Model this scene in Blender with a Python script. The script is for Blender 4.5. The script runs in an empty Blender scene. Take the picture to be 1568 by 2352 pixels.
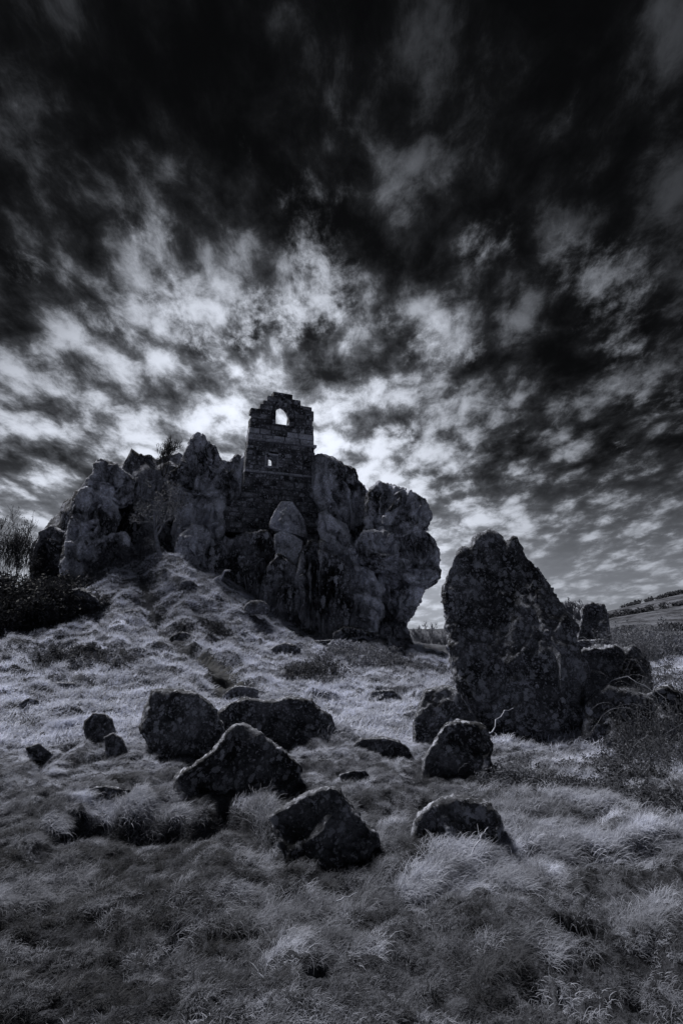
import bpy, math, random
import numpy as np
from mathutils import Vector, Matrix

random.seed(7)
RNG = np.random.default_rng(11)
SC = bpy.context.scene
COL = SC.collection
rad = math.radians

# ------------------------------------------------------------------ camera
VFOV, PITCH, EYE = 84.0, 12.2, 1.6
FOC = 1.0 / math.tan(rad(VFOV / 2))
CP, SP = math.cos(rad(PITCH)), math.sin(rad(PITCH))
cam_d = bpy.data.cameras.new('camera')
cam = bpy.data.objects.new('camera', cam_d)
COL.objects.link(cam)
cam.location = (0, 0, EYE)
cam.rotation_euler = (rad(90 + PITCH), 0, 0)
cam_d.sensor_fit = 'VERTICAL'
cam_d.sensor_height = 24.0
cam_d.lens = 12.0 * FOC
cam_d.clip_start = 0.05
cam_d.clip_end = 6000
SC.camera = cam
EYEV = np.array([0.0, 0.0, EYE])

def ray(px, py):
    nx, ny = (px - 784) / 1176.0, (1176 - py) / 1176.0
    return np.array([nx, FOC * CP - ny * SP, FOC * SP + ny * CP])

def P(px, py, Y):
    d = ray(px, py)
    return EYEV + d * (Y / d[1])

def dirv(px, py):
    d = ray(px, py)
    return d / np.linalg.norm(d)

# zoomed tracing frames -> photo coordinates (1568 x 2352)
def frame(sx, ox, oy):
    return lambda pts: [(ox + x * sx, oy + y * sx) for x, y in pts]
Z1 = frame(.24, 470.4, 878.1)
Z2 = frame(.32, 0, 940.8)
Z3 = frame(.4, 439, 1066.2)
Z4 = frame(.4, 940.8, 1160.3)
Z5 = frame(.5, 0, 1442.6)
Z6 = frame(.44, 564.5, 1473.9)

# ------------------------------------------------------------------ world, sun, exposure
SUN_EL, SUN_AZ = 54.0, -48.0          # azimuth measured from +Y towards +X
EXPOSURE = 0.0
SC.view_settings.view_transform = 'Standard'
SC.view_settings.look = 'None'
SC.view_settings.gamma = 1
SC.view_settings.exposure = EXPOSURE
SC.view_settings.use_curve_mapping = False
SC.render.engine = 'CYCLES'
SC.cycles.max_bounces = 5
SC.cycles.diffuse_bounces = 3
SC.cycles.transparent_max_bounces = 4

world = bpy.data.worlds.new('World')
SC.world = world
world.use_nodes = True
WN, WL = world.node_tree.nodes, world.node_tree.links
WN.clear()

class NB:
    """short hand for building node trees"""
    def __init__(s, tree):
        s.t, s.n, s.l = tree, tree.nodes, tree.links
    def node(s, typ, **kw):
        n = s.n.new(typ)
        for k, v in kw.items():
            setattr(n, k, v)
        return n
    def put(s, sock, v):
        if hasattr(v, 'node'):
            s.l.new(v, sock)
        elif v is not None:
            sock.default_value = v
    def math(s, op, a, b=None, c=None, clamp=False):
        n = s.node('ShaderNodeMath', operation=op, use_clamp=clamp)
        for i, v in enumerate((a, b, c)):
            if v is not None:
                s.put(n.inputs[i], v)
        return n.outputs[0]
    def vmath(s, op, a, b=None):
        n = s.node('ShaderNodeVectorMath', operation=op)
        s.put(n.inputs[0], a)
        if b is not None:
            s.put(n.inputs[1], b)
        return n.outputs['Value'] if op in ('DOT_PRODUCT', 'LENGTH') else n.outputs[0]
    def noise(s, vec, scale, detail=6, rough=.55, dist=0.0, lac=2.0):
        n = s.node('ShaderNodeTexNoise')
        s.put(n.inputs['Vector'], vec)
        n.inputs['Scale'].default_value = scale
        n.inputs['Detail'].default_value = detail
        n.inputs['Roughness'].default_value = rough
        n.inputs['Distortion'].default_value = dist
        n.inputs['Lacunarity'].default_value = lac
        return n.outputs[0]
    def voro(s, vec, scale, feature='F1', rand=1.0):
        n = s.node('ShaderNodeTexVoronoi', feature=feature)
        s.put(n.inputs['Vector'], vec)
        n.inputs['Scale'].default_value = scale
        n.inputs['Randomness'].default_value = rand
        return n.outputs['Distance'], (n.outputs['Color'] if 'Color' in n.outputs else None)
    def step(s, v, a, b, lo=0.0, hi=1.0):
        n = s.node('ShaderNodeMapRange', interpolation_type='SMOOTHSTEP')
        s.put(n.inputs[0], v)
        s.put(n.inputs[1], a); s.put(n.inputs[2], b); s.put(n.inputs[3], lo); s.put(n.inputs[4], hi)
        return n.outputs[0]
    def mix(s, f, a, b):
        n = s.node('ShaderNodeMix', data_type='FLOAT')
        s.put(n.inputs[0], f); s.put(n.inputs[2], a); s.put(n.inputs[3], b)
        return n.outputs[0]
    def tint(s, v, t=(0.91, 0.955, 1.13)):
        n = s.node('ShaderNodeCombineXYZ')
        for i in range(3):
            s.put(n.inputs[i], s.math('MULTIPLY', v, t[i]))
        return n.outputs[0]

def total_w(b, lst):
    r = None
    for v, k in lst:
        q = b.math('MULTIPLY', v, k)
        r = q if r is None else b.math('ADD', r, q)
    return r

def build_sky():
    b = NB(world.node_tree)
    tc = b.node('ShaderNodeTexCoord')
    d = b.vmath('NORMALIZE', tc.outputs['Generated'])
    sep = b.node('ShaderNodeSeparateXYZ'); b.put(sep.inputs[0], d)
    x, y, z = sep.outputs
    zc = b.math('ADD', b.math('MAXIMUM', z, 0.0), 0.20)
    cmb = b.node('ShaderNodeCombineXYZ')
    b.put(cmb.inputs[0], b.math('DIVIDE', x, zc)); b.put(cmb.inputs[1], b.math('DIVIDE', y, zc))
    mpn = b.node('ShaderNodeMapping'); b.put(mpn.inputs[0], cmb.outputs[0])
    mpn.inputs['Rotation'].default_value = (0, 0, rad(6)); mpn.inputs['Scale'].default_value = (1.35, .85, 1)
    uv = mpn.outputs[0]
    def lobe(px, py, sig, amp):
        v = dirv(px, py)
        k = 1.0 / (rad(sig) ** 2)
        return b.math('MULTIPLY', b.math('EXPONENT', b.math('MULTIPLY', b.math('SUBTRACT', b.vmath('DOT_PRODUCT', d, tuple(v)), 1.0), k)), amp)
    def total(lst):
        r = lst[0]
        for q in lst[1:]:
            r = b.math('ADD', r, q)
        return r
    env = total([lobe(*q) for q in ENVELOPE])
    glow = glow0 = env
    # broad banks, puffs of altocumulus with dark seams, wisps
    wn = b.node('ShaderNodeTexNoise'); b.put(wn.inputs['Vector'], uv)
    wn.inputs['Scale'].default_value = 6.0; wn.inputs['Detail'].default_value = 3
    wv = b.node('ShaderNodeVectorMath', operation='SCALE'); b.put(wv.inputs[0], b.vmath('SUBTRACT', wn.outputs['Color'], (.5, .5, .5))); wv.inputs['Scale'].default_value = .10
    uvw = b.vmath('ADD', uv, wv.outputs[0])
    big = b.noise(b.vmath('ADD', uv, (1.3, 4.4, 0)), 1.4, 3, .5)
    vn = b.node('ShaderNodeTexVoronoi', feature='SMOOTH_F1')
    b.put(vn.inputs['Vector'], uvw); vn.inputs['Scale'].default_value = 5.8; vn.inputs['Smoothness'].default_value = .5
    pf = b.math('SUBTRACT', .8, vn.outputs['Distance'])
    cell = b.noise(b.vmath('ADD', uv, (3.1, 7.7, 0)), 4.7, 12, .63)
    fine = b.noise(b.vmath('ADD', uvw, (9.1, 2.7, 0)), 17.0, 10, .70)
    v2 = b.node('ShaderNodeTexVoronoi', feature='SMOOTH_F1')
    b.put(v2.inputs['Vector'], uvw); v2.inputs['Scale'].default_value = 13.5; v2.inputs['Smoothness'].default_value = .35
    pf = b.math('ADD', pf, b.math('MULTIPLY', b.math('SUBTRACT', .55, v2.outputs['Distance']), .45))
    c = total_w(b, ((big, .62), (cell, .82), (pf, .62), (fine, .62)))
    c = b.math('ADD', c, b.math('MULTIPLY', glow0, .10))
    veil = b.math('POWER', b.step(c, .85, 1.6, .10, 1.0), 1.6)
    c = b.step(c, 1.16, 1.60)
    c = b.math('POWER', c, 1.2)
    puff = total([lobe(*q) for q in PUFFS])
    elev = b.step(z, -.08, .62, 1.0, 0.0)
    elev = b.math('POWER', elev, 1.75)
    env = b.math('ADD', env, b.math('MULTIPLY', elev, AMB_LOW))
    env = b.math('ADD', env, AMB_TOP)
    puffc = b.step(b.math('ADD', puff, b.math('ADD', b.math('MULTIPLY', b.math('SUBTRACT', cell, .5), 2.6), b.math('MULTIPLY', b.math('SUBTRACT', fine, .5), 1.2))), .3, 1.2)
    env2 = b.math('ADD', env, b.math('MULTIPLY', puffc, .08))
    lit = b.math('ADD', b.math('MULTIPLY', veil, .40), b.math('MULTIPLY', b.math('MAXIMUM', c, b.math('MULTIPLY', b.math('MULTIPLY', puffc, b.step(b.math('ADD', cell, b.math('MULTIPLY', fine, .5)), .62, 1.0)), 1.3)), 1.15))
    lit = b.math('ADD', lit, b.math('MULTIPLY', b.math('MULTIPLY', glow, veil), .35))
    low = b.math('MULTIPLY', b.step(z, .03, .30, 1.0, 0.0), .72)
    lit = b.mix(low, lit, .52)
    val = b.math('MULTIPLY', env2, lit)
    val = b.math('SUBTRACT', 1.0, b.math('EXPONENT', b.math('MULTIPLY', val, -1.45)))
    val = b.math('MULTIPLY', b.math('POWER', val, 1.12), 1.12)
    # clear dark sky between the clouds, from the Nishita model
    sky = b.node('ShaderNodeTexSky', sky_type='NISHITA')
    sky.sun_disc = False
    sky.sun_elevation = rad(SUN_EL)
    sky.sun_rotation = rad(SUN_AZ)
    bw = b.node('ShaderNodeRGBToBW'); b.put(bw.inputs[0], sky.outputs[0])
    val = b.math('ADD', val, b.math('MULTIPLY', bw.outputs[0], 0.00005))
    val = b.math('ADD', val, .0025)
    col = b.tint(val, (.91, .965, 1.09))
    bg = b.node('ShaderNodeBackground'); b.put(bg.inputs[0], col)
    bg.inputs[1].default_value = SKY_STRENGTH
    out = b.node('ShaderNodeOutputWorld'); b.l.new(bg.outputs[0], out.inputs[0])

SKY_STRENGTH = 1.0
AMB_LOW, AMB_TOP = .52, .024
ENVELOPE = [   # photo x, photo y, spread in degrees, amount
    (640, 985, 7, .58), (560, 860, 8, .11), (270, 880, 8, .09), (860, 740, 8, .10), (450, 1000, 11, .18), (1000, 1340, 6, .34), (60, 1120, 8, .26), (860, 1080, 9, .22)]
PUFFS = [(1390, 650, 2.6, .9), (1450, 620, 2.0, .6), (530, 790, 2.4, .9), (335, 530, 1.8, .7), (740, 500, 3.0, .6), (70, 560, 2.6, .55), (440, 680, 2.4, .8), (690, 720, 2.6, .7),
         (1000, 780, 2.8, .8), (800, 700, 2.6, .7), (270, 770, 2.4, .7), (1110, 560, 2.0, .5), (1520, 900, 4, .4), (1450, 1300, 4, .4), (930, 1000, 2.5, .5)]
build_sky()

sun_d = bpy.data.lights.new('sun', 'SUN')
sun_d.energy = 5.0
sun_d.angle = rad(16)
sun_d.color = (1.0, .985, .97)
sun = bpy.data.objects.new('sun', sun_d)
COL.objects.link(sun)
_sd = Vector((math.sin(rad(SUN_AZ)) * math.cos(rad(SUN_EL)), math.cos(rad(SUN_AZ)) * math.cos(rad(SUN_EL)), math.sin(rad(SUN_EL))))
sun.rotation_euler = _sd.to_track_quat('Z', 'Y').to_euler()

# ------------------------------------------------------------------ numpy noise
_perm = np.random.default_rng(3).permutation(256).astype(np.int64)
_perm = np.concatenate([_perm, _perm, _perm])
_g = np.random.default_rng(4).normal(size=(256, 3)); _g /= np.linalg.norm(_g, axis=1)[:, None]

def pnoise(p, seed=0):
    p = p + np.array([seed * 17.31, seed * -9.17, seed * 5.77])
    i = np.floor(p).astype(np.int64); f = p - i; i &= 255
    u = f * f * f * (f * (f * 6 - 15) + 10)
    res = 0
    for dx in (0, 1):
        wx = u[:, 0] if dx else 1 - u[:, 0]
        for dy in (0, 1):
            wy = u[:, 1] if dy else 1 - u[:, 1]
            for dz in (0, 1):
                wz = u[:, 2] if dz else 1 - u[:, 2]
                h = _perm[_perm[_perm[i[:, 0] + dx] + i[:, 1] + dy] + i[:, 2] + dz]
                g = _g[h]
                res = res + wx * wy * wz * (g[:, 0] * (f[:, 0] - dx) + g[:, 1] * (f[:, 1] - dy) + g[:, 2] * (f[:, 2] - dz))
    return res * 1.5

def fbm(p, octv=4, gain=.5, seed=0, ridged=False, lac=2.03):
    r, a = 0, 1.0
    for k in range(octv):
        n = pnoise(p * lac ** k, seed + k)
        r = r + a * ((1 - 2 * np.abs(n)) if ridged else n)
        a *= gain
    return r

def worley(p, seed=0):
    """distance to the nearest two jittered cell points, random triple of the nearest cell, offset from it"""
    i = np.floor(p).astype(np.int64)
    F1 = np.full(len(p), 9.0); F2 = np.full(len(p), 9.0)
    rid = np.zeros((len(p), 4)); off = np.zeros((len(p), 3))
    tab = np.random.default_rng(77).random((256, 7))
    for dx in (-1, 0, 1):
        for dy in (-1, 0, 1):
            for dz in (-1, 0, 1):
                c = i + (dx, dy, dz)
                h = _perm[_perm[_perm[(c[:, 0] + seed * 13) & 255] + (c[:, 1] & 255)] + (c[:, 2] & 255)]
                t = tab[h]
                o = p - (c + t[:, :3])
                d = np.sqrt((o * o).sum(1))
                n = d < F1
                F2 = np.where(n, F1, np.minimum(F2, d))
                F1 = np.where(n, d, F1)
                rid[n] = t[n, 3:]; off[n] = o[n]
    return F1, F2, rid, off

def sstep(x, a, b):
    t = np.clip((x - a) / (b - a), 0, 1)
    return t * t * (3 - 2 * t)

# ------------------------------------------------------------------ object helpers
def tag(o, label=None, cat=None, group=None, kind=None):
    if label: o['label'] = label
    if cat: o['category'] = cat
    if group: o['group'] = group
    if kind: o['kind'] = kind
    return o

def link(name, me, mat=None, parent=None, loc=None):
    o = bpy.data.objects.new(name, me)
    COL.objects.link(o)
    if mat and me and not me.materials:
        me.materials.append(mat)
    if loc is not None:
        o.location = loc
    if parent:
        o.parent = parent
    return o

def empty(name, loc, rz=0.0):
    o = bpy.data.objects.new(name, None)
    o.empty_display_size = .2
    o.location = loc
    o.rotation_euler = (0, 0, rz)
    COL.objects.link(o)
    return o

def mesh_np(name, v, f, smooth=True):
    """v (n,3) array, f (m,k) array of equal polygons"""
    me = bpy.data.meshes.new(name)
    v = np.asarray(v, dtype=np.float32); f = np.asarray(f, dtype=np.int32)
    me.vertices.add(len(v)); me.vertices.foreach_set('co', v.ravel())
    k = f.shape[1]
    me.loops.add(f.size); me.loops.foreach_set('vertex_index', f.ravel())
    me.polygons.add(len(f))
    me.polygons.foreach_set('loop_start', np.arange(0, f.size, k, dtype=np.int32))
    me.polygons.foreach_set('loop_total', np.full(len(f), k, dtype=np.int32))
    me.update(calc_edges=True)
    me.polygons.foreach_set('use_smooth', np.full(len(f), smooth))
    return me

def mesh_py(name, v, f, smooth=False):
    me = bpy.data.meshes.new(name)
    me.from_pydata([tuple(q) for q in v], [], f)
    me.update()
    if smooth:
        me.polygons.foreach_set('use_smooth', [True] * len(f))
    return me

def copy_tree(o, parent=None):
    c = o.copy(); COL.objects.link(c)
    if parent: c.parent = parent
    for ch in list(o.children):
        copy_tree(ch, c)
    return c

# ------------------------------------------------------------------ materials
def new_mat(name):
    m = bpy.data.materials.new(name)
    m.use_nodes = True
    m.node_tree.nodes.clear()
    return m, NB(m.node_tree)

def finish(b, val, rough=.85, bump=None, bump_d=.01, bump_s=1.0, spec=.25, tint=(0.91, 0.955, 1.13), trans=None):
    p = b.node('ShaderNodeBsdfPrincipled')
    b.put(p.inputs['Base Color'], b.tint(val, tint))
    p.inputs['Roughness'].default_value = rough
    p.inputs['Specular IOR Level'].default_value = spec
    if bump is not None:
        bn = b.node('ShaderNodeBump')
        bn.inputs['Strength'].default_value = bump_s
        bn.inputs['Distance'].default_value = bump_d
        b.put(bn.inputs['Height'], bump)
        b.l.new(bn.outputs[0], p.inputs['Normal'])
    sh = p.outputs[0]
    if trans:
        t = b.node('ShaderNodeBsdfTranslucent'); b.put(t.inputs[0], b.tint(val, tint))
        mx = b.node('ShaderNodeMixShader'); mx.inputs[0].default_value = trans
        b.l.new(sh, mx.inputs[1]); b.l.new(t.outputs[0], mx.inputs[2]); sh = mx.outputs[0]
    o = b.node('ShaderNodeOutputMaterial'); b.l.new(sh, o.inputs[0])

def rock_mat(name, dark, mid, lichen, cover, sc, streak=.5, rand=False, zs=.8):
    """granite: sc = size factor of patches (1 near boulders)"""
    m, b = new_mat(name)
    g = b.node('ShaderNodeNewGeometry'); pos = g.outputs['Position']
    if rand:
        oi = b.node('ShaderNodeObjectInfo')
        pos = b.vmath('ADD', pos, b.vmath('SCALE', (1, 1, 1)) if False else b.tint(b.math('MULTIPLY', oi.outputs['Random'], 40.0), (1, 1, 1)))
    mp = b.node('ShaderNodeMapping'); b.put(mp.inputs[0], pos)
    mp.inputs['Scale'].default_value = (1, 1, .28)
    n1 = b.noise(pos, 1.3 / sc, 6, .6, .3)
    n2 = b.noise(pos, 9 / sc, 6, .65)
    st = b.noise(mp.outputs[0], 2.6 / sc, 5, .6, .5)
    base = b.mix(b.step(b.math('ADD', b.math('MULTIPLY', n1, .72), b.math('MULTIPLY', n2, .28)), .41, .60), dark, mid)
    base = b.math('MULTIPLY', base, b.step(b.noise(pos, 22 / sc, 6, .7), .28, .72, .45, 1.5))
    base = b.math('MULTIPLY', base, b.mix(streak, 1.0, b.step(st, .36, .58, .3, 1.25)))
    # lichen rosettes
    wn = b.node('ShaderNodeTexNoise'); b.put(wn.inputs['Vector'], pos)
    wn.inputs['Scale'].default_value = 9 / sc; wn.inputs['Detail'].default_value = 6; wn.inputs['Roughness'].default_value = .7
    ws = b.node('ShaderNodeVectorMath', operation='SCALE'); b.put(ws.inputs[0], b.vmath('SUBTRACT', wn.outputs['Color'], (.5, .5, .5))); ws.inputs['Scale'].default_value = .22 * sc
    mz = b.node('ShaderNodeMapping'); b.put(mz.inputs[0], b.vmath('ADD', pos, ws.outputs[0])); mz.inputs['Scale'].default_value = (1, 1, zs)
    wob = mz.outputs[0]
    d1, c1 = b.voro(wob, 7 / sc)
    d2, c2 = b.voro(wob, 17 / sc)
    s1 = b.node('ShaderNodeSeparateColor'); b.put(s1.inputs[0], c1)
    s2 = b.node('ShaderNodeSeparateColor'); b.put(s2.inputs[0], c2)
    region = b.step(b.noise(pos, .9 / sc, 4, .6), .38, .62)
    lim1 = b.math('MULTIPLY', b.math('MULTIPLY', s1.outputs[0], .62), b.math('GREATER_THAN', b.math('ADD', s1.outputs[1], b.math('MULTIPLY', region, .35)), 1.45 - cover))
    lim2 = b.math('MULTIPLY', b.math('MULTIPLY', s2.outputs[0], .6), b.math('GREATER_THAN', b.math('ADD', s2.outputs[1], b.math('MULTIPLY', region, .35)), 1.25 - cover))
    l1 = b.step(b.math('SUBTRACT', lim1, d1), 0.0, .10)
    l2 = b.step(b.math('SUBTRACT', lim2, d2), 0.0, .12)
    ln = b.noise(mz.outputs[0], 5.5 / sc, 9, .74)
    l3 = b.step(b.math('ADD', ln, b.math('MULTIPLY', region, .05)), .67 - .10 * cover, .685 - .10 * cover)
    l2 = b.math('MAXIMUM', l2, l3)
    lich = b.math('MULTIPLY', b.math('MAXIMUM', b.math('MULTIPLY', l1, .8), b.math('MULTIPLY', l2, .75)), b.step(b.noise(pos, 40 / sc, 3, .6), .3, .6, .45, 1.0))
    val = b.mix(lich, base, b.mix(s1.outputs[2], lichen * .55, lichen))
    h = b.math('ADD', b.math('MULTIPLY', n2, .7), b.math('ADD', b.math('MULTIPLY', b.noise(pos, 45 / sc, 6, .7), .5), b.math('MULTIPLY', lich, .12)))
    finish(b, val, .9, h, .045 * sc, .9, .2)
    return m

M = {}
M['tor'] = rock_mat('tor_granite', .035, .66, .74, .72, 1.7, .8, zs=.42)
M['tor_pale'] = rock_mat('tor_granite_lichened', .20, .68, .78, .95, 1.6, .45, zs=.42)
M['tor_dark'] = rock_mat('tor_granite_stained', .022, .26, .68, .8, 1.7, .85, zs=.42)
M['boulder'] = rock_mat('boulder_granite', .03, .15, .62, .80, .5, .3)
M['standing'] = rock_mat('standing_stone_granite', .03, .15, .64, .92, .62, .4)
M['masonry'] = rock_mat('granite_ashlar', .035, .20, .66, .8, 1.6, .5, True)
M['masonry_pale'] = rock_mat('pale_granite_ashlar', .34, .56, .68, .7, 1.6, .3, True)

def simple_mat(name, lo, hi, sc, rough=.9, bump_d=.01, trans=None):
    m, b = new_mat(name)
    g = b.node('ShaderNodeNewGeometry')
    n = b.noise(g.outputs['Position'], sc, 6, .65, .3)
    finish(b, b.mix(b.step(n, .3, .7), lo, hi), rough, n, bump_d, .8, .15, trans=trans)
    return m
M['mortar'] = simple_mat('lime_mortar', .05, .14, 9)
M['bark'] = simple_mat('bark', .05, .13, 14)
M['bark_dark'] = simple_mat('dark_bark', .015, .04, 14)
M['leaf_dark'] = simple_mat('dark_leaves', .015, .16, 30, .7, .001, .3)
M['leaf'] = simple_mat('bramble_leaves', .02, .34, 38, .7, .001, .3)
M['leaf_pale'] = simple_mat('pale_leaves', .25, .55, 4, .7, .001, .3)
M['far_tree'] = simple_mat('bare_twigs_far', .16, .30, 2)
M['stalk'] = simple_mat('dry_stalks', .3, .6, 10)
M['stalk_grey'] = simple_mat('grey_bark', .10, .30, 12)
M['leaf_black'] = simple_mat('black_evergreen_leaves', .008, .06, 30, .7, .001, .2)
M['mud'] = simple_mat('path_mud', .012, .035, 6, .8, .03)

def ground_mat():
    m, b = new_mat('turf')
    g = b.node('ShaderNodeNewGeometry'); pos = g.outputs['Position']
    n1 = b.noise(pos, .55, 5, .6, .5)
    n2 = b.noise(pos, 9, 6, .7, .4)
    n3 = b.noise(pos, 60, 3, .7)
    val = b.mix(b.step(b.math('ADD', b.math('MULTIPLY', n1, .5), b.math('MULTIPLY', n2, .6)), .38, .75), .03, .16)
    n4 = b.noise(pos, .06, 8, .68, .6)
    val = b.math('MULTIPLY', val, b.step(n4, .38, .62, .45, 1.5))
    val = b.math('MULTIPLY', val, b.step(n3, .25, .75, .5, 1.4))
    finish(b, val, .95, b.math('ADD', n2, b.math('MULTIPLY', n3, .4)), .05, 1.0, .05)
    return m
M['ground'] = ground_mat()

def grass_mat():
    m, b = new_mat('dry_grass')
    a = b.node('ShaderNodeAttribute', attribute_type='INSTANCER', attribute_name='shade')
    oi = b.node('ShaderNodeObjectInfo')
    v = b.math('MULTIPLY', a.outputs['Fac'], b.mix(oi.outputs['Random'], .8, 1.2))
    finish(b, v, .75, spec=.2, trans=.3)
    return m
M['grass'] = grass_mat()

# ------------------------------------------------------------------ terrain
CTRL_PX = [ # photo x, photo y, forward distance
    (-150, 2352, 2.7), (300, 2352, 2.7), (784, 2352, 2.7), (1250, 2352, 2.65), (1700, 2352, 2.6),
    (100, 2150, 3.5), (784, 2150, 3.5), (1450, 2120, 3.55),
    (0, 1950, 4.8), (400, 1950, 4.75), (784, 1975, 4.6), (1100, 1965, 4.6), (1568, 1930, 4.8),
    (200, 1840, 6.2), (560, 1830, 6.3), (850, 1860, 5.8), (1300, 1830, 6.0),
    (60, 1720, 8.0), (250, 1740, 7.8), (430, 1745, 8.0), (700, 1710, 9.0), (860, 1745, 8.0), (1060, 1795, 6.9), (1010, 1720, 8.9), (1250, 1710, 9.0),
    (60, 1600, 11.5), (300, 1600, 12.0), (480, 1620, 12.0), (700, 1640, 12.0), (940, 1650, 11.5),
    (60, 1530, 15), (300, 1530, 15.5), (520, 1550, 16), (700, 1570, 16), (950, 1600, 15),
    (60, 1470, 19), (300, 1450, 19.5), (480, 1470, 20), (640, 1500, 20.5), (850, 1530, 20.0), (1000, 1560, 19.5),
    (300, 1360, 22.5), (420, 1370, 22.5), (550, 1400, 23), (640, 1450, 23.8), (740, 1480, 24.5), (850, 1475, 24.5), (960, 1510, 24),
    (160, 1410, 22), (220, 1345, 23.5), (300, 1295, 25), (400, 1290, 25), (480, 1330, 25), (60, 1410, 24),
    (1400, 1690, 9.0), (1500, 1760, 7.6), (1520, 1600, 12.5), (1560, 1530, 19), (1500, 1500, 30), (1030, 1520, 34)]
CTRL_W = [(-25, 36, 3.0), (-12, 34, 4.5), (0, 36, 2.2), (12, 36, .6), (28, 36, 0.2), (28, 12, .2), (-26, 22, 3.0), (-16, 6, .5), (16, 5, .3),
          (0, -1, 0.02), (0, -9, .1), (-12, -6, .2), (12, -6, 0), (45, 60, .0), (-45, 60, 1.0), (0, 65, .4), (-40, 0, 0), (40, 0, 0), (0, -40, 0)]
_c = np.array([P(*q) for q in CTRL_PX] + [list(q) for q in CTRL_W], dtype=float)

def _phi(r2):
    return .5 * r2 * np.log(r2 + 1e-9)
def _fit(c):
    n = len(c)
    d2 = ((c[:, None, :2] - c[None, :, :2]) ** 2).sum(-1)
    A = np.zeros((n + 3, n + 3))
    A[:n, :n] = _phi(d2) + np.eye(n) * .6
    A[:n, n] = 1; A[:n, n + 1:] = c[:, :2]
    A[n, :n] = 1; A[n + 1:, :n] = c[:, :2].T
    return np.linalg.solve(A, np.concatenate([c[:, 2], [0, 0, 0]]))
_w = _fit(_c)

def base_h(x, y):
    out = np.zeros_like(x)
    for k in range(len(_c)):
        out += _w[k] * _phi((x - _c[k, 0]) ** 2 + (y - _c[k, 1]) ** 2)
    return out + _w[-3] + _w[-2] * x + _w[-1] * y

def ground_px(px, py):
    """where a photo ray meets the level near ground, as (bearing, range)"""
    d = ray(px, py)
    t = -EYE / d[2]
    return math.atan2(d[0] * t, d[1] * t), math.hypot(d[0] * t, d[1] * t)

BANKS = [([(120, 1905), (150, 1865), (220, 1850), (330, 1862), (450, 1860), (520, 1828), (575, 1860), (620, 1930)], .40, .9),
         ([(-40, 2100), (60, 2075), (120, 2030), (210, 1985)], .09, .5),
         ([(930, 2080), (1000, 2030), (1100, 1990), (1230, 1965), (1400, 1960), (1600, 1940)], .14, .7),
         ([(1050, 2300), (1200, 2250), (1400, 2190), (1600, 2120)], .05, .5),
         ([(560, 2270), (700, 2230), (860, 2215)], .04, .5),
         ([(100, 1715), (200, 1700), (250, 1705)], .12, .6),
         ([(400, 2130), (650, 2100), (900, 2090)], .06, .4)]
_banks = []
for pts, H, L in BANKS:
    tr = np.array([ground_px(*q) for q in pts])
    _banks.append((tr[:, 0], tr[:, 1], H, L))

def bank_h(x, y):
    th, r = np.arctan2(x, y), np.hypot(x, y)
    out = np.zeros_like(x)
    for a, rr, H, L in _banks:
        wob = .18 * pnoise(np.stack([x * 1.7, y * 1.7, x * 0 + H], 1), 5)
        r0 = np.interp(th, a, rr) + wob
        s = r - r0
        w = sstep(th, a[0] - .04, a[0] + .04) * (1 - sstep(th, a[-1] - .04, a[-1] + .04))
        prof = np.where(s < .02, -sstep(-s, -.02, .22) * np.exp(np.minimum(s, 0) / L), 0)
        out += H * w * prof
    return out

HOLE = P(1330, 2145, 3.52)
PATH_PX = [(318, 1312, 24.2), (335, 1350, 23), (348, 1390, 21.9), (366, 1436, 20.2), (410, 1478, 18.6), (462, 1500, 17.6), (500, 1520, 16.9), (518, 1550, 15.6), (526, 1592, 13.2)]
_path = np.array([P(*q)[:2] for q in PATH_PX])

def path_dist(x, y):
    d = np.full(x.shape, 1e9)
    for k in range(len(_path) - 1):
        a, b_ = _path[k], _path[k + 1]
        ab = b_ - a
        t = np.clip(((x - a[0]) * ab[0] + (y - a[1]) * ab[1]) / (ab @ ab), 0, 1)
        d = np.minimum(d, np.hypot(x - a[0] - t * ab[0], y - a[1] - t * ab[1]))
    return d

def height(x, y, detail=True):
    x = np.asarray(x, float); y = np.asarray(y, float)
    r = np.hypot(x, y)
    near = base_h(np.clip(x, -60, 60), np.clip(y, -50, 70))
    far = -1.0 + 0 * x
    X = x / np.maximum(y, 1.0)
    hill = sstep(X, .22, .80) * 42 * sstep(y, 140, 480)
    hill2 = 9 * sstep(y, 150, 700) + 10 * sstep(-X, .3, .7) * sstep(y, 60, 300)
    far = far + hill + hill2 + 1.2 * pnoise(np.stack([x / 60, y / 60, 0 * x], 1), 2) * sstep(r, 60, 200)
    k = sstep(r, 42, 66)
    h = near * (1 - k) + far * k
    if detail:
        f = 1 - sstep(r, 30, 60)
        p = np.stack([x, y, 0 * x], 1)
        h = h + bank_h(x, y)
        sl = sstep(r, 11, 15) * (1 - sstep(r, 27, 32))
        h = h + sl * (.55 * (.3 - np.abs(pnoise(p * .9 + 4, 27))) + .22 * (.3 - np.abs(pnoise(p * 1.9 + 2, 28))))
        t1 = pnoise(p * 1.1, 21); t2 = np.abs(pnoise(p * 2.9 + 3, 22)); t3 = np.abs(pnoise(p * 7.0 + 9, 23))
        h = h + f * (.15 * t1 + .17 * (.35 - t2) * (.4 + .6 * sstep(r, 3.5, 6)) + .13 * (.3 - t3)) * sstep(r, 1, 3)
        pd = path_dist(x, y)
        h = h - (.30 + .2 * sstep(r, 19, 21.5)) * np.exp(-(pd / .5) ** 2) * (1 - .8 * sstep(r, 18, 19) * (1 - sstep(r, 19.6, 20.4)))
        hd = np.hypot((x - HOLE[0]) / 1.15, y - HOLE[1])
        h = h - .42 * np.exp(-(hd / .13) ** 6)
    return h

def gz(x, y, detail=True):
    return float(height(np.array([x]), np.array([y]), detail)[0])

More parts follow.
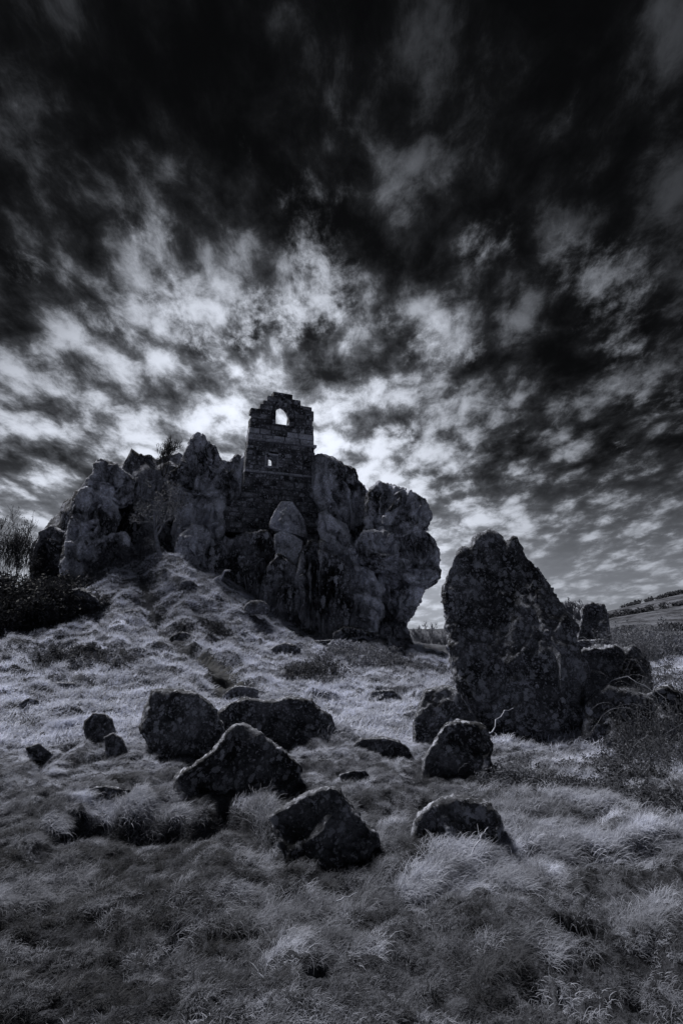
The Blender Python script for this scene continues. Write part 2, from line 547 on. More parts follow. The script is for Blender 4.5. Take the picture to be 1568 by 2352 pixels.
def build_ground():
    ang = np.concatenate([np.arange(-180, -46, 5.0), np.arange(-45, 45.01, .22), np.arange(46, 180, 5.0)])
    r = [0.4]
    while r[-1] < 62: r.append(r[-1] * (1.0068 if r[-1] > 1.8 else 1.05))
    while r[-1] < 3500: r.append(r[-1] * 1.06)
    r = np.array(r); a = np.radians(ang)
    A, R = np.meshgrid(a, r, indexing='ij')
    x, y = (R * np.sin(A)).ravel(), (R * np.cos(A)).ravel()
    z = height(x, y)
    na, nr = A.shape
    idx = np.arange(na * nr).reshape(na, nr)
    nxt = np.roll(idx, -1, axis=0)
    f = np.stack([idx[:, :-1], idx[:, 1:], nxt[:, 1:], nxt[:, :-1]], -1).reshape(-1, 4)
    f = f[:, ::-1]
    v = np.stack([x, y, z], 1)
    c = len(v)
    v = np.vstack([v, [[0, 0, float(z.reshape(na, nr)[:, 0].mean())]]])
    tri = np.stack([idx[:, 0], nxt[:, 0], np.full(na, c), np.full(na, c)], 1)
    me = mesh_np('ground', v, f)
    o = link('ground', me, M['ground'])
    tag(o, kind='structure')
    # path: a muddy strip laid in its groove
    P2 = []
    seg = np.linspace(4.6, len(_path) - 1, 90)
    cx = np.interp(seg, range(len(_path)), _path[:, 0]); cy = np.interp(seg, range(len(_path)), _path[:, 1])
    tx, ty = np.gradient(cx), np.gradient(cy)
    L = np.hypot(tx, ty); nx, ny = -ty / L, tx / L
    W = .42 + .12 * pnoise(np.stack([seg * .9, seg * 0, seg * 0], 1), 8)
    s = np.linspace(-1, 1, 9)
    x = cx[:, None] + nx[:, None] * W[:, None] * s; y = cy[:, None] + ny[:, None] * W[:, None] * s
    z = height(x.ravel(), y.ravel()) + .012 - .03 * (np.abs(np.tile(s, 90)) > .95)
    idx = np.arange(90 * 9).reshape(90, 9)
    f = np.stack([idx[:-1, :-1], idx[1:, :-1], idx[1:, 1:], idx[:-1, 1:]], -1).reshape(-1, 4)
    o = link('path', mesh_np('path', np.stack([x.ravel(), y.ravel(), z], 1), f), M['mud'])
    tag(o, kind='structure')
build_ground()

# ------------------------------------------------------------------ rocks
def cube_sphere(N):
    t = np.tan(np.linspace(-1, 1, N + 1) * math.pi / 4)
    a, b_ = np.meshgrid(t, t, indexing='ij')
    one = np.ones_like(a)
    faces, vs, off = [], [], 0
    idx = np.arange((N + 1) ** 2).reshape(N + 1, N + 1)
    q = np.stack([idx[:-1, :-1], idx[1:, :-1], idx[1:, 1:], idx[:-1, 1:]], -1).reshape(-1, 4)
    for (sx, ax) in ((1, 0), (-1, 0), (1, 1), (-1, 1), (1, 2), (-1, 2)):
        c = [None] * 3
        c[ax] = one * sx; c[(ax + 1) % 3] = a; c[(ax + 2) % 3] = b_ * sx
        vs.append(np.stack([k.ravel() for k in c], 1)); faces.append(q + off); off += (N + 1) ** 2
    v = np.vstack(vs); f = np.vstack(faces)
    v /= np.linalg.norm(v, axis=1)[:, None]
    key = np.round(v * 1e5).astype(np.int64)
    _, first, inv = np.unique(key, axis=0, return_index=True, return_inverse=True)
    return v[first], inv.ravel()[f]
_cs = {}

def radial(poly, n=1440):
    """largest crossing of each direction with a closed outline given about its centre"""
    th = np.linspace(-math.pi, math.pi, n, endpoint=False)
    R = np.zeros(n)
    dx, dy = np.cos(th), np.sin(th)
    for k in range(len(poly)):
        a, b_ = poly[k], poly[(k + 1) % len(poly)]
        ex, ey = b_ - a
        den = dx * ey - dy * ex
        den = np.where(np.abs(den) < 1e-9, 1e-9, den)
        t = (a[0] * ey - a[1] * ex) / den
        s = (a[0] * dy - a[1] * dx) / den
        ok = (t > 0) & (s >= -1e-6) & (s <= 1 + 1e-6)
        R = np.where(ok, np.maximum(R, t), R)
    R[R == 0] = R[R > 0].mean()
    k = np.exp(-np.linspace(-2, 2, 9) ** 2); k /= k.sum()
    return th, np.convolve(np.concatenate([R[-4:], R, R[:4]]), k, 'valid')

def rock(name, poly, Y, T, mat, parent=None, N=40, seed=0, p=3.5, facets=9, rough=1.0, stretch=.42, cracks=1.0, grooves=(), level=True,
         base_drop=0.0, crack_sc=None, cells=1.0, front=.6, rim=.8):
    """a rock mass whose outline in the photo is poly, its middle Y metres away and T metres deep to each side"""
    rs = np.random.default_rng(seed + 100)
    pts = np.array(poly, float)
    cen = (pts.min(0) + pts.max(0)) / 2
    area = pts.mean(0)
    cen = .5 * cen + .5 * area
    C = P(cen[0], cen[1], Y)
    n = ray(*cen)
    if level: n[2] = 0
    n = n / np.linalg.norm(n)
    e1 = np.cross(n, [0, 0, 1]); e1 /= np.linalg.norm(e1)
    e2 = np.cross(e1, n)
    def toplane(q):
        d = ray(*q)
        t = ((Cf - EYEV) @ n) / (d @ n)
        w = EYEV + d * t - C + n * T * front
        return np.array([w @ e1, w @ e2])
    Cf = C - n * T * front
    pl = np.array([toplane(q) for q in pts])
    th, R = radial(pl)
    if N not in _cs:
        _d, _f = cube_sphere(N)
        _d = _d - np.array([0, .5, 0])          # more points on the side that is seen
        _cs[N] = (_d / np.linalg.norm(_d, axis=1)[:, None], _f)
    d, f = _cs[N]
    a, b_, c = d[:, 0], d[:, 2], -d[:, 1]     # c > 0 faces away from the camera
    rho = np.hypot(a, b_)
    nrm = (rho ** p + np.abs(c) ** p) ** (1 / p)
    ang = np.arctan2(b_, a)
    Rv = np.interp(ang, th, R, period=2 * math.pi)
    u = Rv * (rho / nrm) * np.cos(ang); w = Rv * (rho / nrm) * np.sin(ang); t = T * c / nrm
    size = math.sqrt(max(1e-6, np.abs(np.sum(pl[:, 0] * np.roll(pl[:, 1], -1) - np.roll(pl[:, 0], -1) * pl[:, 1])) / 2))
    # flat joints on the camera side
    L = np.stack([u / size, t / T * .5, w / size], 1)
    for k in range(facets):
        fn = np.array([rs.normal() * .55, -1.0, rs.normal() * .5]); fn /= np.linalg.norm(fn)
        s = L @ fn
        h = np.quantile(s, rs.uniform(.80, .96))
        ex = np.maximum(0, s - h) * .85 * (1 - np.clip(rho / nrm, 0, 1) ** 5)
        L = L - ex[:, None] * fn
    u, t, w = L[:, 0] * size, L[:, 1] * T / .5, L[:, 2] * size
    v = C + u[:, None] * e1 + w[:, None] * e2 + t[:, None] * n
    me = mesh_np(name, v, f)
    nv = np.zeros(len(v) * 3, np.float32); me.vertices.foreach_get('normal', nv); nv = nv.reshape(-1, 3).astype(float)
    q = v + seed * 3.7
    k = size * .34
    S = np.array([1, 1, stretch])
    disp = .05 * k * fbm(q * S / (k * 1.1), 3, .5, seed) * 2
    cs = crack_sc or k
    rid = fbm(q * S / (cs * 1.5) + 5, 2, .5, seed + 7, ridged=True)
    disp -= cracks * .16 * k * sstep(rid, .95, 1.42)
    warp = q + .3 * k * np.stack([pnoise(q / k, seed + 31), pnoise(q / k, seed + 32), pnoise(q / k, seed + 33)], 1)
    rid2 = 1 - np.abs(pnoise(warp * S / (k * .55), seed + 9)) * 2
    disp -= cracks * .07 * k * sstep(rid2, .82, 1.0)
    disp += .035 * k * fbm(q / (k * .33), 4, .55, seed + 13) * 2
    ed = 1 - rim * np.clip(rho / nrm, 0, 1) ** 8
    wq = q + .22 * k * np.stack([pnoise(q / (k * .8), seed + 41), pnoise(q / (k * .8), seed + 42), pnoise(q / (k * .8), seed + 43)], 1)
    for cscale, amp in ((1.25, .26), (.55, .14), (.24, .05)):
        F1, F2, rid_, off = worley(wq * S / (cs * cscale), seed)
        disp += cells * ed * amp * k * ((rid_[:, 0] - .5) + .8 * ((rid_[:, 1:] - .5) * off).sum(1))
        disp -= cells * ed * amp * .95 * k * (1 - sstep(F2 - F1, .0, .13)) * (.35 + .65 * (rid_[:, 2] > .35))
    disp *= rough
    if len(grooves):
        px = np.stack([u, w], 1)
        for line, wd, dp in grooves:
            gl = np.array([toplane(g) for g in line])
            dm = np.full(len(u), 1e9)
            jit = .12 * fbm(q * 1.8, 3, .5, seed + 50)
            for i in range(len(gl) - 1):
                A, B = gl[i], gl[i + 1]
                ab = B - A
                s = np.clip(((px - A) @ ab) / (ab @ ab), 0, 1)
                dm = np.minimum(dm, np.linalg.norm(px - A - s[:, None] * ab, axis=1))
            dm = np.abs(dm + jit * wd)
            disp -= dp * np.exp(-(dm / wd) ** 2) * (c < .35) * (1 - np.clip(rho / nrm, 0, 1) ** 6)
    v = v + nv * disp[:, None]
    o_loc = C.copy(); o_loc[2] = v[:, 2].min()
    if parent is not None and parent.type == 'EMPTY':
        o_loc = np.array(parent.location)
        v = v - o_loc
        me.vertices.foreach_set('co', v.astype(np.float32).ravel()); me.update()
        return link(name, me, mat, parent)
    v = v - o_loc
    me.vertices.foreach_set('co', v.astype(np.float32).ravel()); me.update()
    return link(name, me, mat, None, o_loc)

FOOT = []     # footprints kept clear of grass (x, y, rx, ry)

tor = empty('rock_outcrop', tuple(P(620, 1440, 27)))
tor.location.z = gz(tor.location.x, 27)
tag(tor, 'huge granite outcrop of stacked jointed masses carrying the ruined chapel wall', 'rock outcrop')
TOR = [  # name, outline, Y, T, material, N, kwargs
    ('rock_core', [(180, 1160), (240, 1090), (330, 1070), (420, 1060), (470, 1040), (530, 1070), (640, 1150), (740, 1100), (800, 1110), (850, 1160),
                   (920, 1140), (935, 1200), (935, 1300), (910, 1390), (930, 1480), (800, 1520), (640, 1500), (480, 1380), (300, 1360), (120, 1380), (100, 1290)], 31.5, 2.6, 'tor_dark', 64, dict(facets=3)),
    ('rock_spire', Z2([(700, 352), (745, 350), (790, 358), (850, 390), (890, 420), (960, 480), (970, 600), (880, 670), (780, 630), (680, 570), (618, 530), (640, 480), (680, 440), (690, 390)]), 26.0, 1.3, 'tor', 44, {}),
    ('rock_buttress', Z2([(585, 560), (620, 530), (700, 570), (820, 640), (870, 760), (800, 900), (700, 970), (560, 1000), (490, 970), (478, 880), (498, 820), (520, 770), (523, 690), (560, 620)]), 25.6, 1.5, 'tor', 48, {}),
    ('rock_footing', Z2([(470, 930), (560, 950), (700, 930), (790, 880), (900, 870), (945, 960), (900, 1090), (720, 1160), (690, 1250), (480, 1250), (452, 1120)]), 25.2, 1.4, 'tor', 44, {}),
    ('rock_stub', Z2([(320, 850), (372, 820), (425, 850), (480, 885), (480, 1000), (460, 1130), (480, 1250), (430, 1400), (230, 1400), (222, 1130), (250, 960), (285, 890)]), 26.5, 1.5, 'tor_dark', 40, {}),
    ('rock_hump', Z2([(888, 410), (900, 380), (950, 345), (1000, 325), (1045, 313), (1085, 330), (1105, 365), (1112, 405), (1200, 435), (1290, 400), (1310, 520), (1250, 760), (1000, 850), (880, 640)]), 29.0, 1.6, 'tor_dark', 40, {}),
    ('rock_peak', [(440, 1003), (456, 990), (472, 998), (495, 1020), (510, 1050), (524, 1075), (530, 1125), (522, 1170), (490, 1190), (440, 1180), (400, 1150), (385, 1110), (388, 1080), (410, 1068), (424, 1030)], 27.6, 1.5, 'tor', 52, {}),
    ('rock_shoulder', Z1([(150, 735), (240, 735), (270, 690), (310, 680), (350, 690), (380, 720), (380, 1000), (340, 1130), (200, 1150), (130, 1000)]), 28.6, 1.2, 'tor', 32, {}),
    ('rock_flank', [(408, 1165), (440, 1140), (505, 1150), (515, 1200), (500, 1260), (480, 1300), (450, 1300), (412, 1280), (402, 1215)], 27.0, .9, 'tor_pale', 44, dict(p=2.6, cells=1.5)),
    ('rock_rib', Z2([(1290, 900), (1400, 820), (1500, 860), (1560, 1000), (1500, 1050), (1490, 1120), (1560, 1240), (1520, 1260), (1440, 1150), (1290, 1060), (1270, 980)]), 26.0, .7, 'tor_pale', 40, dict(p=2.4, cells=1.5, rough=1.2)),
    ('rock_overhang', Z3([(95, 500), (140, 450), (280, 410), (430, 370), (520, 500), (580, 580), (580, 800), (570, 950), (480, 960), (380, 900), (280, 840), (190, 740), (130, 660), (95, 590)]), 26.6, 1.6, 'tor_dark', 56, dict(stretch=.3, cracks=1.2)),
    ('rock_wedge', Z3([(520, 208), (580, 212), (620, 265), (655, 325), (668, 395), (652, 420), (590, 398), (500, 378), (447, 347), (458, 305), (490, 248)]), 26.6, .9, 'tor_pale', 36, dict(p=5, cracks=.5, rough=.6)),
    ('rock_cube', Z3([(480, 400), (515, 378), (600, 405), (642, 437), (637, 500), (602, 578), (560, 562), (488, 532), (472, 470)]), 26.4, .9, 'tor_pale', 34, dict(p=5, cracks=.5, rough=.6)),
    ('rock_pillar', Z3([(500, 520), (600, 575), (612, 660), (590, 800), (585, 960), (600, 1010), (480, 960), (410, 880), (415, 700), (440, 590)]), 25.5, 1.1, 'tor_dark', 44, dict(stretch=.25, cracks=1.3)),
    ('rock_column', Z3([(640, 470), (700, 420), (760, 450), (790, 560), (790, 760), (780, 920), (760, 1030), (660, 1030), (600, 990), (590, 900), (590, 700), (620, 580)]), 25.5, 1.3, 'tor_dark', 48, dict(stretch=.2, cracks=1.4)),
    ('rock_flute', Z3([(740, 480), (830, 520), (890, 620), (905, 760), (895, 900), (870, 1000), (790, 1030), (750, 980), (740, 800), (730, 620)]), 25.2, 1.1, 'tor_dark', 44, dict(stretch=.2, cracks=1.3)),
    ('rock_shield', [(722, 1060), (730, 1046), (748, 1042), (772, 1053), (802, 1073), (826, 1094), (843, 1118), (846, 1180), (832, 1225), (815, 1245), (775, 1215), (738, 1180), (722, 1130)], 28.8, 1.5, 'tor', 48, dict(stretch=.3)),
    ('rock_brow', Z3([(1012, 150), (1050, 112), (1110, 101), (1180, 118), (1260, 148), (1320, 178), (1352, 215), (1369, 280), (1355, 325), (1310, 362), (1250, 335), (1180, 390), (1100, 395), (1000, 390), (1000, 280)]), 26.8, 1.5, 'tor', 52, dict(cracks=1.1)),
    ('rock_face', Z3([(1170, 350), (1250, 320), (1315, 368), (1385, 412), (1396, 460), (1411, 500), (1408, 580), (1414, 632), (1370, 682), (1300, 684), (1200, 630), (1170, 540), (1140, 450)]), 25.9, 1.5, 'tor', 52, {}),
    ('rock_cheek', Z3([(990, 380), (1140, 380), (1195, 440), (1195, 520), (1250, 600), (1060, 600), (970, 570), (940, 450)]), 25.9, 1.0, 'tor', 44, {}),
    ('rock_jaw', Z3([(1060, 590), (1200, 605), (1290, 690), (1336, 705), (1325, 745), (1275, 820), (1253, 865), (1225, 905), (1180, 960), (1090, 985), (1070, 880), (1080, 760), (1065, 690)]), 27.2, 1.4, 'tor', 48, {}),
    ('rock_ramp', Z3([(735, 270), (800, 290), (870, 350), (920, 450), (985, 550), (1030, 610), (1090, 700), (1090, 770), (1000, 790), (890, 740), (860, 640), (800, 540), (740, 430), (725, 360)]), 26.2, .9, 'tor_pale', 52, dict(stretch=.6)),
    ('rock_slab', Z3([(890, 750), (960, 740), (1060, 765), (1092, 800), (1097, 875), (1062, 905), (1070, 960), (1000, 1000), (890, 990), (878, 880)]), 25.3, .9, 'tor_pale', 40, dict(stretch=.25, cracks=1.3)),
    ('rock_foot', Z3([(1080, 940), (1180, 930), (1220, 900), (1242, 960), (1275, 1035), (1280, 1080), (1200, 1080), (1080, 1060)]), 25.4, 1.1, 'tor_dark', 32, {}),
    ('rock_toe', Z3([(820, 970), (880, 936), (950, 945), (1030, 975), (1140, 1000), (1150, 1060), (1000, 1090), (860, 1080), (800, 1040)]), 24.0, .9, 'tor_dark', 32, dict(stretch=1)),
]
CW, CD = .09, .55
CRACKS = {
    'rock_brow': [Z3([(1095, 130), (1112, 230), (1100, 300), (1135, 335), (1150, 380)]), Z3([(1170, 120), (1182, 220), (1165, 300), (1148, 345)]), Z3([(1010, 382), (1080, 378), (1140, 392)]), Z3([(1255, 160), (1240, 240), (1255, 310)]), Z3([(1250, 312), (1300, 325), (1345, 350)])],
    'rock_face': [Z3([(1190, 400), (1240, 365), (1290, 350)]), Z3([(1290, 380), (1280, 480), (1310, 580), (1290, 640)]), Z3([(1200, 540), (1260, 590), (1330, 610), (1400, 600)]), Z3([(1345, 430), (1340, 520), (1370, 590)])],
    'rock_cheek': [Z3([(1000, 400), (1060, 470), (1050, 560)]), Z3([(1080, 520), (1150, 535), (1200, 520)]), Z3([(1150, 400), (1120, 460)])],
    'rock_jaw': [Z3([(1110, 640), (1200, 680), (1290, 700)]), Z3([(1130, 700), (1110, 800), (1140, 920)]), Z3([(1210, 690), (1190, 800), (1210, 890)])],
    'rock_shield': [Z3([(800, 80), (788, 180), (805, 260), (850, 330)]), Z3([(870, 90), (900, 190), (940, 300), (935, 390)]), Z3([(760, 40), (745, 120), (760, 220)])],
    'rock_slab': [Z3([(950, 752), (945, 850), (925, 950)]), Z3([(1003, 755), (990, 850), (1010, 930)]), Z3([(1048, 765), (1038, 850), (1055, 900)]), Z3([(890, 870), (960, 890), (1060, 880)])],
    'rock_column': [Z3([(700, 430), (680, 620), (692, 800), (670, 1000)]), Z3([(750, 520), (738, 760), (752, 960)]), Z3([(640, 600), (650, 780), (630, 940)])],
    'rock_flute': [Z3([(800, 530), (790, 700), (812, 980)]), Z3([(850, 600), (845, 780), (840, 960)])],
    'rock_overhang': [Z3([(300, 420), (330, 600), (308, 780)]), Z3([(430, 400), (418, 600), (442, 900)]), Z3([(200, 470), (222, 640)]), Z3([(110, 560), (250, 600), (420, 560)]), Z3([(370, 450), (380, 700), (360, 860)])],
    'rock_pillar': [Z3([(480, 580), (505, 760), (482, 940)]), Z3([(550, 600), (540, 760), (560, 940)])],
    'rock_wedge': [Z3([(540, 250), (560, 300), (550, 350)]), Z3([(600, 280), (595, 340), (625, 400)])],
    'rock_spire': [Z2([(700, 400), (740, 470), (720, 560)]), Z2([(800, 400), (830, 480), (900, 560)]), Z2([(640, 500), (720, 520), (800, 590)])],
    'rock_buttress': [Z2([(640, 560), (612, 720), (600, 900)]), Z2([(700, 600), (692, 800), (720, 940)]), Z2([(790, 700), (740, 860), (640, 890)]), Z2([(520, 780), (590, 830), (680, 820)]), Z2([(760, 640), (770, 740), (800, 820)])],
    'rock_footing': [Z2([(570, 960), (560, 1100), (590, 1200)]), Z2([(570, 1080), (640, 1050), (700, 1060)]), Z2([(690, 950), (700, 1100)]), Z2([(800, 900), (840, 1000), (820, 1080)])],
    'rock_peak': [[(440, 1040), (458, 1080), (446, 1130)], [(500, 1090), (470, 1130), (480, 1170)], [(405, 1120), (460, 1135), (520, 1120)], [(475, 1020), (480, 1060), (505, 1090)], [(420, 1060), (428, 1100)]],
    'rock_flank': [[(440, 1150), (450, 1200), (440, 1260)], [(490, 1160), (475, 1220), (485, 1270)], [(410, 1210), (450, 1215), (500, 1200)]],
    'rock_ramp': [Z3([(780, 300), (830, 420), (910, 560)]), Z3([(860, 430), (900, 480), (960, 600)]), Z3([(950, 570), (960, 680)]), Z3([(760, 400), (850, 500)])],
    'rock_stub': [Z2([(370, 850), (390, 960), (370, 1100)]), Z2([(280, 960), (360, 1000), (450, 960)])],
}
for i, (nm, poly, Y, T, mt, N, kw) in enumerate(TOR):
    kw = dict(kw, grooves=[(l_, CW, CD) for l_ in CRACKS.get(nm, [])])
    rock(nm, poly, Y, T, M[mt], tor, N=int(N * 1.4), seed=i + 1, **kw)

# standing stone and boulders
def boulder(label, poly, Y, T, N=30, mat='boulder', group=None, name='boulder', cat='boulder', seed=0, foot=True, **kw):
    o = rock(name, poly, Y, T, M[mat], None, N=N, seed=seed, stretch=1.0, level=False, **dict(dict(p=2.7, cells=.28, front=.3), **kw))
    tag(o, label, cat, group)
    if foot:
        pts = np.array([P(px, py, Y) for px, py in poly])
        FOOT.append(((pts[:, 0].min() + pts[:, 0].max()) / 2, Y, (pts[:, 0].max() - pts[:, 0].min()) / 2 * .7, T * .65))
    return o

boulder('tall grooved standing stone speckled with lichen, rising against the sky', Z4(
    [(400, 155), (435, 139), (475, 144), (512, 176), (545, 206), (590, 189), (626, 220), (650, 272), (702, 340), (742, 382), (760, 440), (830, 518), (882, 580), (912, 650), (945, 735),
     (967, 815), (965, 880), (1012, 925), (1022, 1000), (1022, 1110), (1005, 1250), (940, 1360), (700, 1400), (520, 1380), (400, 1290), (335, 1180), (268, 1060), (238, 960), (224, 850), (213, 740), (190, 640), (182, 500), (204, 400),
     (240, 340), (268, 262), (298, 234), (330, 236), (370, 170)]), 9.6, .95, 84, 'standing', None, 'standing_stone', 'standing stone', 41, facets=5, cracks=.7, rough=.8, p=2.3, cells=.42,
    grooves=[(Z4([(590, 330), (620, 430), (640, 520), (610, 700), (580, 850), (610, 1020), (640, 1200)]), .12, .06), (Z4([(720, 420), (740, 500), (800, 640), (850, 780), (960, 880)]), .10, .05),
             (Z4([(470, 560), (520, 700), (520, 900)]), .04, .06), (Z4([(860, 880), (880, 1050), (870, 1250)]), .06, .16), (Z4([(740, 560), (770, 700), (760, 860)]), .08, .05)])
G1 = 'lichen-spotted boulders lying in the grass'
boulder('dark rounded boulder standing highest in the heap left of centre', Z5([(690, 290), (740, 282), (880, 289), (932, 318), (992, 368), (1022, 440), (1045, 510), (1010, 600), (930, 670), (800, 660), (735, 600), (690, 545), (650, 480), (647, 440), (664, 360)]), 8.1, .75, 44, seed=51, group=G1, cracks=.3, facets=5)
boulder('long flat-topped boulder lying behind the boulder heap', Z5([(985, 400), (1050, 345), (1120, 324), (1250, 334), (1330, 317), (1430, 324), (1480, 378), (1532, 420), (1543, 462), (1480, 520), (1400, 545), (1250, 550), (1080, 520), (1000, 460)]), 9.2, .8, 44, seed=52, group=G1, cracks=.4, facets=6)
boulder('wedge-shaped sloping boulder leaning in front of the dark rounded one', Z5([(1080, 434), (1120, 438), (1200, 488), (1280, 543), (1350, 598), (1393, 640), (1385, 690), (1345, 750), (1280, 830), (1180, 850), (1000, 830), (860, 820), (790, 770), (797, 690), (870, 640), (980, 560), (1030, 500)]), 6.5, .8, 48, seed=53, group=G1, cracks=.4, facets=7)
boulder('humped dark boulder half sunk in turf nearest the camera', Z6([(360, 765), (430, 748), (490, 768), (545, 850), (605, 930), (685, 1010), (705, 1050), (640, 1130), (480, 1190), (330, 1200), (210, 1180), (165, 1050), (110, 910), (200, 850), (300, 790)]), 4.75, .6, 48, seed=54, group=G1, cracks=.4, facets=7)
boulder('low rounded boulder with big pale lichen blotches under swept grass', Z6([(870, 960), (905, 895), (960, 850), (1030, 806), (1130, 799), (1240, 828), (1305, 880), (1345, 960), (1320, 1060), (1180, 1120), (1000, 1150), (900, 1180), (845, 1150), (848, 1050)]), 4.85, .55, 44, 'standing', seed=55, group=G1, cracks=.4, facets=6)
boulder('grey dome-topped boulder at the foot of the standing stone', Z6([(1000, 480), (1040, 430), (1100, 409), (1200, 414), (1252, 450), (1285, 530), (1275, 660), (1200, 790), (1080, 810), (1000, 790), (915, 730), (925, 610), (965, 550)]), 7.0, .55, 44, 'standing', seed=56, group=G1, cracks=.3, facets=5)
boulder('dark upright boulder leaning against the left side of the standing stone', Z6([(930, 250), (990, 232), (1050, 227), (1092, 240), (1130, 300), (1190, 400), (1180, 520), (1000, 600), (900, 620), (868, 590), (873, 470), (880, 400), (900, 330)]), 9.2, .6, 40, seed=57, group=G1, cracks=.3, facets=6)
boulder('low slab boulder in the open grass between heap and dome-topped boulder', Z6([(535, 560), (600, 505), (740, 502), (800, 520), (860, 565), (800, 620), (600, 660), (540, 620)]), 8.3, .6, 34, seed=58, group=G1, cracks=.4)
boulder('small rounded stone poking from bright grass beside the sloping boulder', Z6([(335, 650), (380, 617), (440, 614), (455, 650), (400, 690), (345, 680)]), 7.6, .25, 20, seed=59, group=G1, cracks=.4)
boulder('small flat stone in short grass just below the low slab boulder', Z6([(485, 695), (560, 674), (630, 674), (645, 715), (570, 740), (500, 730)]), 6.9, .25, 20, seed=60, group=G1, cracks=.4)
boulder('short upright boulder standing alone at the left edge of the heap', Z5([(393, 425), (430, 392), (482, 394), (516, 420), (532, 470), (520, 520), (460, 560), (400, 520), (383, 460)]), 8.3, .35, 30, seed=61, group=G1, cracks=.4)
boulder('small tilted stone slumped against the short upright boulder', Z5([(478, 500), (520, 482), (560, 505), (590, 570), (595, 625), (540, 640), (490, 590)]), 7.8, .3, 26, seed=62, group=G1, cracks=.4)
boulder('long thin slab showing along the lip of the turf bank', Z5([(365, 775), (440, 729), (520, 727), (640, 750), (715, 790), (690, 830), (500, 830), (390, 815)]), 6.3, .45, 30, seed=63, group=G1, cracks=.4)
boulder('small dark stone in grass at the far left below the heather', Z5([(85, 350), (130, 322), (172, 330), (215, 357), (190, 385), (110, 385)]), 10.3, .35, 20, seed=64, group=G1, cracks=.4)
boulder('flat dark stone tucked under grass at the left edge', Z5([(120, 548), (180, 528), (245, 582), (220, 610), (140, 605)]), 7.3, .3, 20, seed=65, group=G1, cracks=.4)
boulder('square dark slab lying at the foot of the outcrop beside pale shrub', Z3([(648, 1060), (690, 1018), (800, 1008), (840, 1030), (830, 1090), (760, 1130), (670, 1130)]), 22.3, .9, 30, seed=66, group=G1, cracks=.4)
boulder('narrow ledge stone in the slope above the long flat boulder', Z3([(360, 1130), (390, 1120), (450, 1140), (480, 1170), (440, 1185), (380, 1160)]), 18.6, .5, 20, seed=67, group=G1, cracks=.4)
boulder('thin level stone in pale grass right of the path', Z3([(290, 1205), (330, 1193), (390, 1200), (390, 1225), (310, 1235)]), 16.5, .4, 20, seed=68, group=G1, cracks=.4)
boulder('black rounded rock under the grassy crest left of the gully', Z2([(420, 1330), (500, 1285), (620, 1300), (700, 1360), (760, 1450), (700, 1520), (560, 1540), (450, 1500)]), 21.2, 1.2, 36, seed=82, group=G1, cracks=.8, cells=.8)
boulder('dark jagged rock among gorse in the middle of the left slope', Z2([(500, 1800), (590, 1720), (650, 1680), (690, 1720), (680, 1780), (760, 1820), (740, 1880), (560, 1890), (480, 1860)]), 15.5, .7, 30, seed=83, group=G1, cracks=.8, cells=.8)
boulder('dark half-buried rock at the right edge beyond the tall bramble', Z4([(1330, 1130), (1400, 1060), (1480, 1040), (1560, 1080), (1640, 1200), (1650, 1400), (1500, 1460), (1380, 1400)]), 8.9, .6, 34, 'standing', seed=84, group=G1, cracks=.8)
SLOPE = [(590, 1395, 22.6, .5, 'embedded rock on the bright slope under the overhang'), (430, 1345, 23.0, .35, 'small rock in the slope right of the upper gully'), (300, 1420, 20.8, .45, 'dark rock on the slope left of the gully'),
         (655, 1500, 20.0, .5, 'embedded slab right of the path under the outcrop columns'), (420, 1470, 19.2, .4, 'rock beside the bend of the broken path'), (560, 1600, 12.8, .4, 'low stone in pale grass below the end of the path'),
         (150, 1590, 12.5, .4, 'low dark stone under the heather on the left slope'), (880, 1610, 13.5, .45, 'half-buried stone below the bramble mound')]
for k_, (px_, py_, Y_, r_, lab_) in enumerate(SLOPE):
    q_ = r_ * 1306 / Y_
    boulder(lab_, [(px_ + q_ * math.cos(a_) * (1 + .2 * math.sin(3 * a_ + k_)), py_ + q_ * .62 * math.sin(a_) * (1 + .15 * math.cos(2 * a_ + k_))) for a_ in [i_ * math.pi / 6 for i_ in range(12)]], Y_, r_ * .8, 18, seed=90 + k_, group=G1, cracks=.8, cells=.6)
# the ruined pile behind the standing stone
boulder('square upright stone perched on a ledge behind the standing stone', Z4([(985, 600), (1005, 566), (1040, 558), (1110, 572), (1128, 610), (1140, 670), (1150, 770), (1000, 790), (958, 770), (975, 700)]), 11.6, .5, 40, 'standing', None, 'upright_stone', 'stone', 71, foot=False, cracks=.3, facets=5, p=3.2)
boulder('flat ledge slab under the square upright stone', Z4([(930, 800), (970, 776), (1100, 770), (1190, 795), (1200, 830), (1100, 850), (950, 850)]), 11.3, .7, 30, 'standing', None, 'ledge_slab', 'slab', 72, foot=False, cracks=.4)
boulder('broad dark rock mass right of the standing stone under brambles', Z4([(930, 840), (1000, 815), (1180, 800), (1300, 835), (1365, 900), (1380, 1050), (1400, 1250), (1300, 1420), (1100, 1450), (960, 1400), (940, 1100)]), 10.3, .8, 48, 'standing', None, 'rock_mass', 'rock', 73, cracks=.9)
boulder('lower lichen-blotched rock in the brambles at the standing stone foot', Z4([(1000, 1150), (1060, 1070), (1150, 1040), (1280, 1060), (1400, 1110), (1490, 1220), (1540, 1400), (1450, 1530), (1250, 1560), (1050, 1540), (960, 1400)]), 8.5, .7, 40, 'standing', None, 'low_rock', 'rock', 74, cracks=.8)

